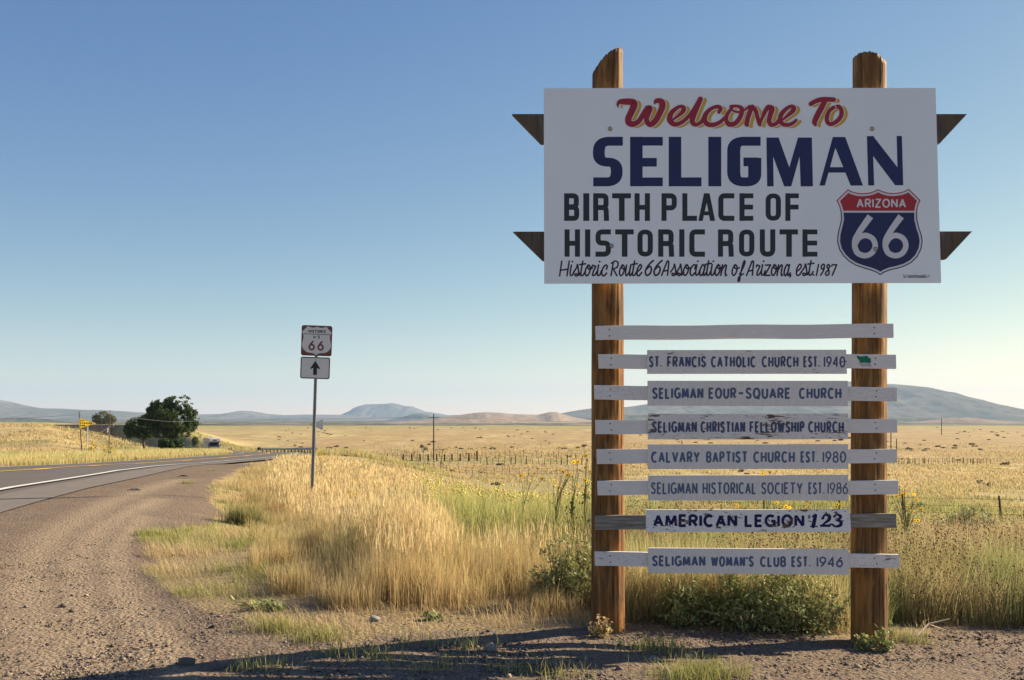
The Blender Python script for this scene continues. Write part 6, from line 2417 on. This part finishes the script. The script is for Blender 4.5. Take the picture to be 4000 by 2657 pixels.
# corral of thick posts (read from the photograph: crop pixels of x at 4000 wide)
thick = [127, 200, 280, 433, 520, 600, 680, 762, 836, 910, 988, 1075, 1153]
corral = [((1400 + c / 2.4853) * .59025 - CX2) / F2 * 190 for c in thick]
fence_run('corral_fence', 'row of thick dark wooden corral posts left of and behind the crossarm pole', [(c, 190) for c in corral], [1.35 if i != 12 else 1.9 for i in range(13)], [.17] * 13, M_fpost, 2)
rr = random.Random(9)
xs_ = [((1400 + c / 2.4853) * .59025 - CX2) / F2 * 205 for c in (145, 172, 222, 258, 333, 362, 385, 412, 452, 470, 497, 535, 546, 575, 625, 652, 705, 720, 790, 818, 885, 965, 1015, 1045, 1100, 1130, 1152, 1200, 1235, 1285, 1330, 1372,
                                                          1425, 1470, 1512, 1570, 1600, 1685, 1730, 1775, 1852, 1895, 1940, 2025, 2065, 2110, 2200)]
fence_run('wire_fence', 'back fence of thin uneven sticks behind the corral', [(c, 205 + .8 * math.sin(i)) for i, c in enumerate(xs_)], [rr.uniform(1.0, 1.9) for _ in xs_], [rr.uniform(.035, .06) for _ in xs_], M_fpost, 2)
xs_ = [((1400 + c / 2.4853) * .59025 - CX2) / F2 * 168 for c in (330, 425, 470, 560, 645, 676, 733, 800, 884, 970, 1060, 1120, 1190, 1250, 1307, 1359, 1416, 1480, 1521, 1580, 1631, 1690, 1750, 1808, 1866, 1920, 1971, 2026, 2110, 2170)]
fence_run('wire_fence', 'front line of crooked stick posts before the corral', [(c, 168 + .6 * math.sin(i * 2)) for i, c in enumerate(xs_)], [rr.uniform(1.0, 1.75) for _ in xs_],
          [rr.choice((.04, .05, .09)) for _ in xs_], M_fpost, 3)
xs_ = [((1400 + c / 2.4853) * .59025 - CX2) / F2 * 120 for c in (580, 632, 690, 733, 798, 822, 860, 925, 980, 1045, 1106, 1178, 1248, 1317, 1391, 1470, 1560, 1650, 1740, 1830, 1930, 2030, 2130, 2230)]
fence_run('wire_fence', 'nearest thin wire fence below the corral, rising from the weeds', [(c, 120) for c in xs_], [rr.uniform(.9, 1.25) for _ in xs_], [.03] * len(xs_), M_rustpost, 3)
xs_ = [((3450 + c / 3.92) * .59025 - CX2) / F2 * 172 for c in (95, 172, 238, 282, 320, 370, 387, 408, 447, 475, 495, 548, 600, 615, 632, 648, 690, 740, 768, 800, 840, 905, 948, 985, 1012, 1068, 1090, 1136, 1190, 1220, 1236,
                                                          1292, 1337, 1369, 1385, 1440, 1480, 1505, 1540, 1582, 1640)]
fence_run('wire_fence', 'irregular stick fence on the plain right of the sign', [(c, 172) for c in xs_], [rr.uniform(.9, 1.35) for _ in xs_], [rr.choice((.03, .045, .07)) for _ in xs_], M_fpost, 2)
# steel post fence close by on the right
tp = []
for px_, Y in ((1560, 55), (1760, 50), (1935, 46), (2083, 42.5), (2309, 38.5), (2560, 34.5)):
    tp.append(((px_ - CX2) / F2 * Y, Y))
fence_run('wire_fence', 'barbed wire fence on rusty steel posts beside the sign', tp, [1.25] * 6, [.045] * 6, M_rustpost, 4, group=None, wr=.006)

# ------------------------------------------------------------------ guardrail
C = spline(ROAD_PTS, 28)
D = np.gradient(C, axis=0); D /= np.linalg.norm(D, axis=1)[:, None]
Nn = np.stack([D[:, 1], -D[:, 0]], -1)
line = [(C[i] + Nn[i] * 5.9) for i in range(len(C)) if 128 < C[i][1] < 206]
gr = root('guardrail', (line[0][0], line[0][1], CAMZ - float(hr(line[0][1]))))
tag(gr, 'steel guardrail round the outside of the road bend', 'guardrail')
prof = [(0.0, .42), (.05, .47), (.0, .54), (-.03, .58), (.0, .62), (.05, .69), (0, .74), (0.02, .74), (.07, .69), (.02, .62), (-.01, .58), (.02, .54), (.07, .47), (.02, .42)]
mb = MB()
rows = []
for i, p in enumerate(line):
    j = min(i, len(line) - 2)
    d_ = line[j + 1] - line[j]; d_ /= np.linalg.norm(d_)
    nn = np.array([d_[1], -d_[0]])
    zr = CAMZ - float(hr(p[1]))
    rows.append([(p[0] + nn[0] * a - nn[0] * .1, p[1] + nn[1] * a - nn[1] * .1, zr + b + .05) for a, b in prof])
for r_ in rows:
    mb.v += r_
w_ = len(prof)
for a in range(len(rows) - 1):
    for b in range(w_):
        mb.f.append((a * w_ + b, a * w_ + (b + 1) % w_, (a + 1) * w_ + (b + 1) % w_, (a + 1) * w_ + b))
mb.build('rail', M_galv, gr)
last = None
for i, p in enumerate(line):
    if last is None or np.linalg.norm(p - last) > 3.8:
        zr = CAMZ - float(hr(p[1]))
        MB().box(p[0] - .08, p[0] + .08, p[1] - .08, p[1] + .08, zr - .4, zr + .74).build('post', M_fpost, gr)
        last = p
e_ = line[-1]
MB().box(e_[0] - .45, e_[0] + .25, e_[1] - .12, e_[1] - .06, CAMZ - float(hr(e_[1])) + .38, CAMZ - float(hr(e_[1])) + .98).build('end_terminal', M_poledark, gr)

# ------------------------------------------------------------------ bridge
M_conc = simple('bridge_concrete', (0.24, 0.21, 0.19), .9, var=.15, scale=.6)
M_concdark = simple('bridge_parapet_concrete', (0.20, 0.165, 0.15), .9, var=.15, scale=.6)
YB = 300.0
br = root('road_bridge', (-130, YB, CAMZ - 7.2))
tag(br, 'low concrete bridge carrying the highway over the road at the far left', 'bridge')
qx = lambda px_: (px_ - CX2) / F2 * YB
qz = lambda py_: CAMZ - (py_ - HZ2) / F2 * YB
L_, R_ = qx(92), qx(262)
MB().prism([(L_, qz(979.5)), (L_, qz(984)), (qx(118), qz(987)), (qx(242), qz(987)), (R_, qz(982)), (R_, qz(978.5))], YB, YB + .35).build('parapet', M_concdark, br)
MB().box(qx(122), qx(240), YB + .25, YB + 1.0, qz(995.5), qz(987)).build('girder', M_conc, br)
MB().box(qx(118), qx(242), YB + 1.0, YB + 12, qz(989), qz(986)).build('deck', M_concdark, br)
MB().box(qx(92), qx(262), YB + 11.6, YB + 12, qz(987), qz(979.2)).build('parapet', M_concdark, br)
MB().box(qx(100), qx(124), YB + .3, YB + 12, CAMZ - 7.6, qz(987.2)).build('abutment', M_conc, br)
MB().prism([(qx(236), qz(986)), (qx(236), CAMZ - 7.6), (qx(246), CAMZ - 7.6), (qx(252), qz(986))], YB - 1.2, YB - .2).build('abutment', M_conc, br)
nb = 22
for i in range(nb):
    xx_ = L_ + (R_ - L_) * (i + .5) / nb
    MB().box(xx_ - .09, xx_ + .09, YB - .06, YB, qz(986.0), qz(980.2)).build('parapet_rib', M_conc, br)
for i in range(6):
    xx_ = L_ + (R_ - L_) * (i + .5) / 6
    MB().box(xx_ - .05, xx_ + .05, YB + .1, YB + .2, qz(979.4), qz(979.4) + .5).build('rail_post', M_galv, br)

# ------------------------------------------------------------------ motorhome
M_rv = simple('motorhome_white', (0.42, 0.42, 0.42), .4, var=.05)
M_glass = simple('dark_glass', (0.012, 0.016, 0.02), .12, spec=.7)
M_tyre = simple('tyre', (0.02, 0.02, 0.02), .9)
M_chrome = simple('chrome', (0.6, 0.6, 0.6), .2, .9)
M_navycar = simple('dark_cab_paint', (0.03, 0.045, 0.075), .35)
M_lamp = simple('headlamp_glass', (0.7, 0.7, 0.68), .15, spec=.7)
M_stripe = simple('orange_stripe', (0.45, 0.16, 0.04), .5)


def on_road(Y, off):
    i = int(np.argmin(abs(C[:, 1] - Y)))
    p = C[i] + Nn[i] * off
    d_ = D[i]
    return p, math.atan2(-d_[0], d_[1]), CAMZ - float(hr(p[1])) + .03


p, rz_, z_ = on_road(212, -1.85)
rv = root('motorhome', (p[0], p[1], z_), rz_)
tag(rv, 'white motorhome with a cab over bunk and dark cab coming round the bend', 'motorhome')
# front looks towards -Y in local space
MB().prism_x([(0.9, .45), (0.9, 1.9), (-.45, 2.05), (-.62, 2.25), (-.50, 2.78), (-.2, 2.88), (6.6, 2.92), (6.75, 2.7), (6.75, .45)], -1.13, 1.13).build('coach_body', M_rv, rv, local=True, bevel=.04)
MB().prism_x([(-1.05, .55), (-1.15, .95), (-1.05, 1.18), (-.35, 1.28), (.15, 1.92), (.88, 1.92), (.88, .45), (-1.0, .45)], -.97, .97).build('cab', M_navycar, rv, local=True, bevel=.04)
MB().add([(-.86, -.37, 1.32), (.86, -.37, 1.32), (.80, .09, 1.88), (-.80, .09, 1.88)], [(0, 1, 2, 3)]).build('windscreen', M_glass, rv, local=True)
MB().prism(rrect(-.42, .42, 2.36, 2.58, .08), -.60, -.56).build('bunk_window', M_glass, rv, local=True)
MB().box(-1.10, 1.10, -.585, -.575, 2.28, 2.32).build('stripe', M_stripe, rv, local=True)
MB().box(-.5, .5, -1.20, -1.14, .80, 1.05).build('grille', M_chrome, rv, local=True)
for s_ in (-1, 1):
    MB().box(s_ * .74 - .15, s_ * .74 + .15, -1.19, -1.12, .84, 1.04).build('headlight', M_lamp, rv, local=True)
    mr = MB().box(s_ * 1.25 - .11, s_ * 1.25 + .11, -.25, -.15, 1.25, 1.65).build('mirror', M_signblack, rv, local=True)
    MB().tube([(s_ * .95, -.1, 1.4), (s_ * 1.2, -.2, 1.45)], .02, 5).build('mirror_arm', M_signblack, mr, local=True)
    MB().box(s_ * 1.135 - .003, s_ * 1.135 + .003, 2.2, 3.3, 1.55, 2.1).build('side_window', M_glass, rv, local=True)
MB().box(-.98, .98, -1.28, -1.10, .45, .64).build('bumper', M_signblack, rv, local=True)


def wheel(o, x_, y_, r, w):
    pts = [(y_ + r * math.cos(t), r + r * math.sin(t)) for t in np.linspace(0, 2 * math.pi, 17)[:-1]]
    wh = MB().prism_x(pts, x_ - w / 2, x_ + w / 2).build('wheel', M_tyre, o, local=True)
    pts = [(y_ + r * .55 * math.cos(t), r + r * .55 * math.sin(t)) for t in np.linspace(0, 2 * math.pi, 13)[:-1]]
    s_ = 1 if x_ > 0 else -1
    MB().prism_x(pts, x_ + s_ * w / 2, x_ + s_ * (w / 2 + .015)).build('rim', M_chrome, wh, local=True)


for s_ in (-1, 1):
    wheel(rv, s_ * .82, -.45, .37, .24)
    wheel(rv, s_ * .86, 4.6, .37, .42)

# grey car behind
p, rz_, z_ = on_road(243, -1.9)
cr = root('grey_car', (p[0], p[1], z_), rz_)
tag(cr, 'small silver grey car behind the motorhome by the slim tree', 'car')
M_car = simple('silver_car_paint', (0.38, 0.38, 0.38), .3, .4)
MB().prism_x([(-.1, .35), (-.12, .62), (.15, .78), (1.0, .92), (4.2, .95), (4.4, .8), (4.4, .35)], -.87, .87).build('body', M_car, cr, local=True, bevel=.05)
MB().prism_x([(1.0, .92), (1.65, 1.38), (3.1, 1.42), (3.95, .95)], -.74, .74).build('cabin', M_car, cr, local=True, bevel=.04)
MB().add([(-.66, 1.02, .955), (.66, 1.02, .955), (.60, 1.60, 1.365), (-.60, 1.60, 1.365)], [(0, 1, 2, 3)]).build('windscreen', M_glass, cr, local=True)
for s_ in (-1, 1):
    MB().add([(s_ * .745, 1.35, .98), (s_ * .745, 3.6, .98), (s_ * .745, 3.0, 1.34), (s_ * .745, 1.75, 1.32)], [(0, 1, 2, 3)]).build('side_window', M_glass, cr, local=True)
    MB().box(s_ * .62 - .16, s_ * .62 + .16, -.14, -.10, .55, .68).build('headlight', M_lamp, cr, local=True)
    for yy_ in (.75, 3.5):
        wheel(cr, s_ * .80, yy_, .31, .2)
MB().box(-.38, .38, -.145, -.125, .42, .56).build('grille', M_signblack, cr, local=True)

# ------------------------------------------------------------------ litter and fallen stalks
def crumple(name, px_, py_, w_, h_, Yo, m, label, cat, seed, dz=0.0):
    rg = np.random.default_rng(seed)
    gx_, gy_ = G(px_, py_)
    gy_ += Yo
    z0 = float(gz(gx_, gy_)[0]) + dz
    n_ = 9
    V = []
    for i in range(n_):
        for j in range(n_):
            u, v = i / (n_ - 1) - .5, j / (n_ - 1) - .5
            V.append((gx_ + u * w_ + rg.normal(0, w_ * .03), gy_ + v * w_ * .6 + rg.normal(0, w_ * .04), z0 + h_ * (1 - 4 * u * u) * (1 - 3 * v * v) * rg.uniform(.5, 1.1) + .005))
    F = [(i * n_ + j, i * n_ + j + 1, (i + 1) * n_ + j + 1, (i + 1) * n_ + j) for i in range(n_ - 1) for j in range(n_ - 1)]
    mb = MB(); mb.v, mb.f = V, F
    o = mb.build(name, m)
    md = o.modifiers.new('thick', 'SOLIDIFY'); md.thickness = .002
    return tag(o, label, cat)


crumple('plastic_bag', 1690, 1405, .32, .16, .45, simple('thin_plastic', (.62, .60, .62), .25, spec=.6), 'crumpled pale plastic bag caught in the green bush', 'litter', 1, .12)
crumple('paper_scrap', 1620, 1262, .16, .09, 0, simple('cream_paper', (.72, .62, .42), .8), 'cream paper scrap lying in the seed weeds below the legion board', 'litter', 2, .28)
crumple('tyre_scrap', 423, 1099, .26, .04, 0, M_tyre, 'dark scrap lying on the edge of the paved shoulder', 'litter', 3, .01)
crumple('tyre_scrap', 310, 1131, .24, .03, 0, M_tyre, 'thin black strip on the gravel beside the shoulder', 'litter', 4, .01)
gx_, gy_ = G(2120, 1462)
M_stalk = simple('bleached_stalk', (.55, .45, .32), .8)
o = root('dry_branch', (gx_, gy_, float(gz(gx_, gy_)[0])))
tag(o, 'bleached dry branch lying on the ground right of the right post', 'branch')
z_ = o.location.z
MB().tube([(gx_ - .05, gy_ - .08, z_ + .01), (gx_ + .06, gy_, z_ + .07), (gx_ + .22, gy_ + .03, z_ + .10)], [.008, .006, .003], 6).build('stalk', M_stalk, o)
MB().tube([(gx_ + .06, gy_, z_ + .07), (gx_ + .20, gy_ + .05, z_ + .02)], [.004, .002], 5).build('twig', M_stalk, o)
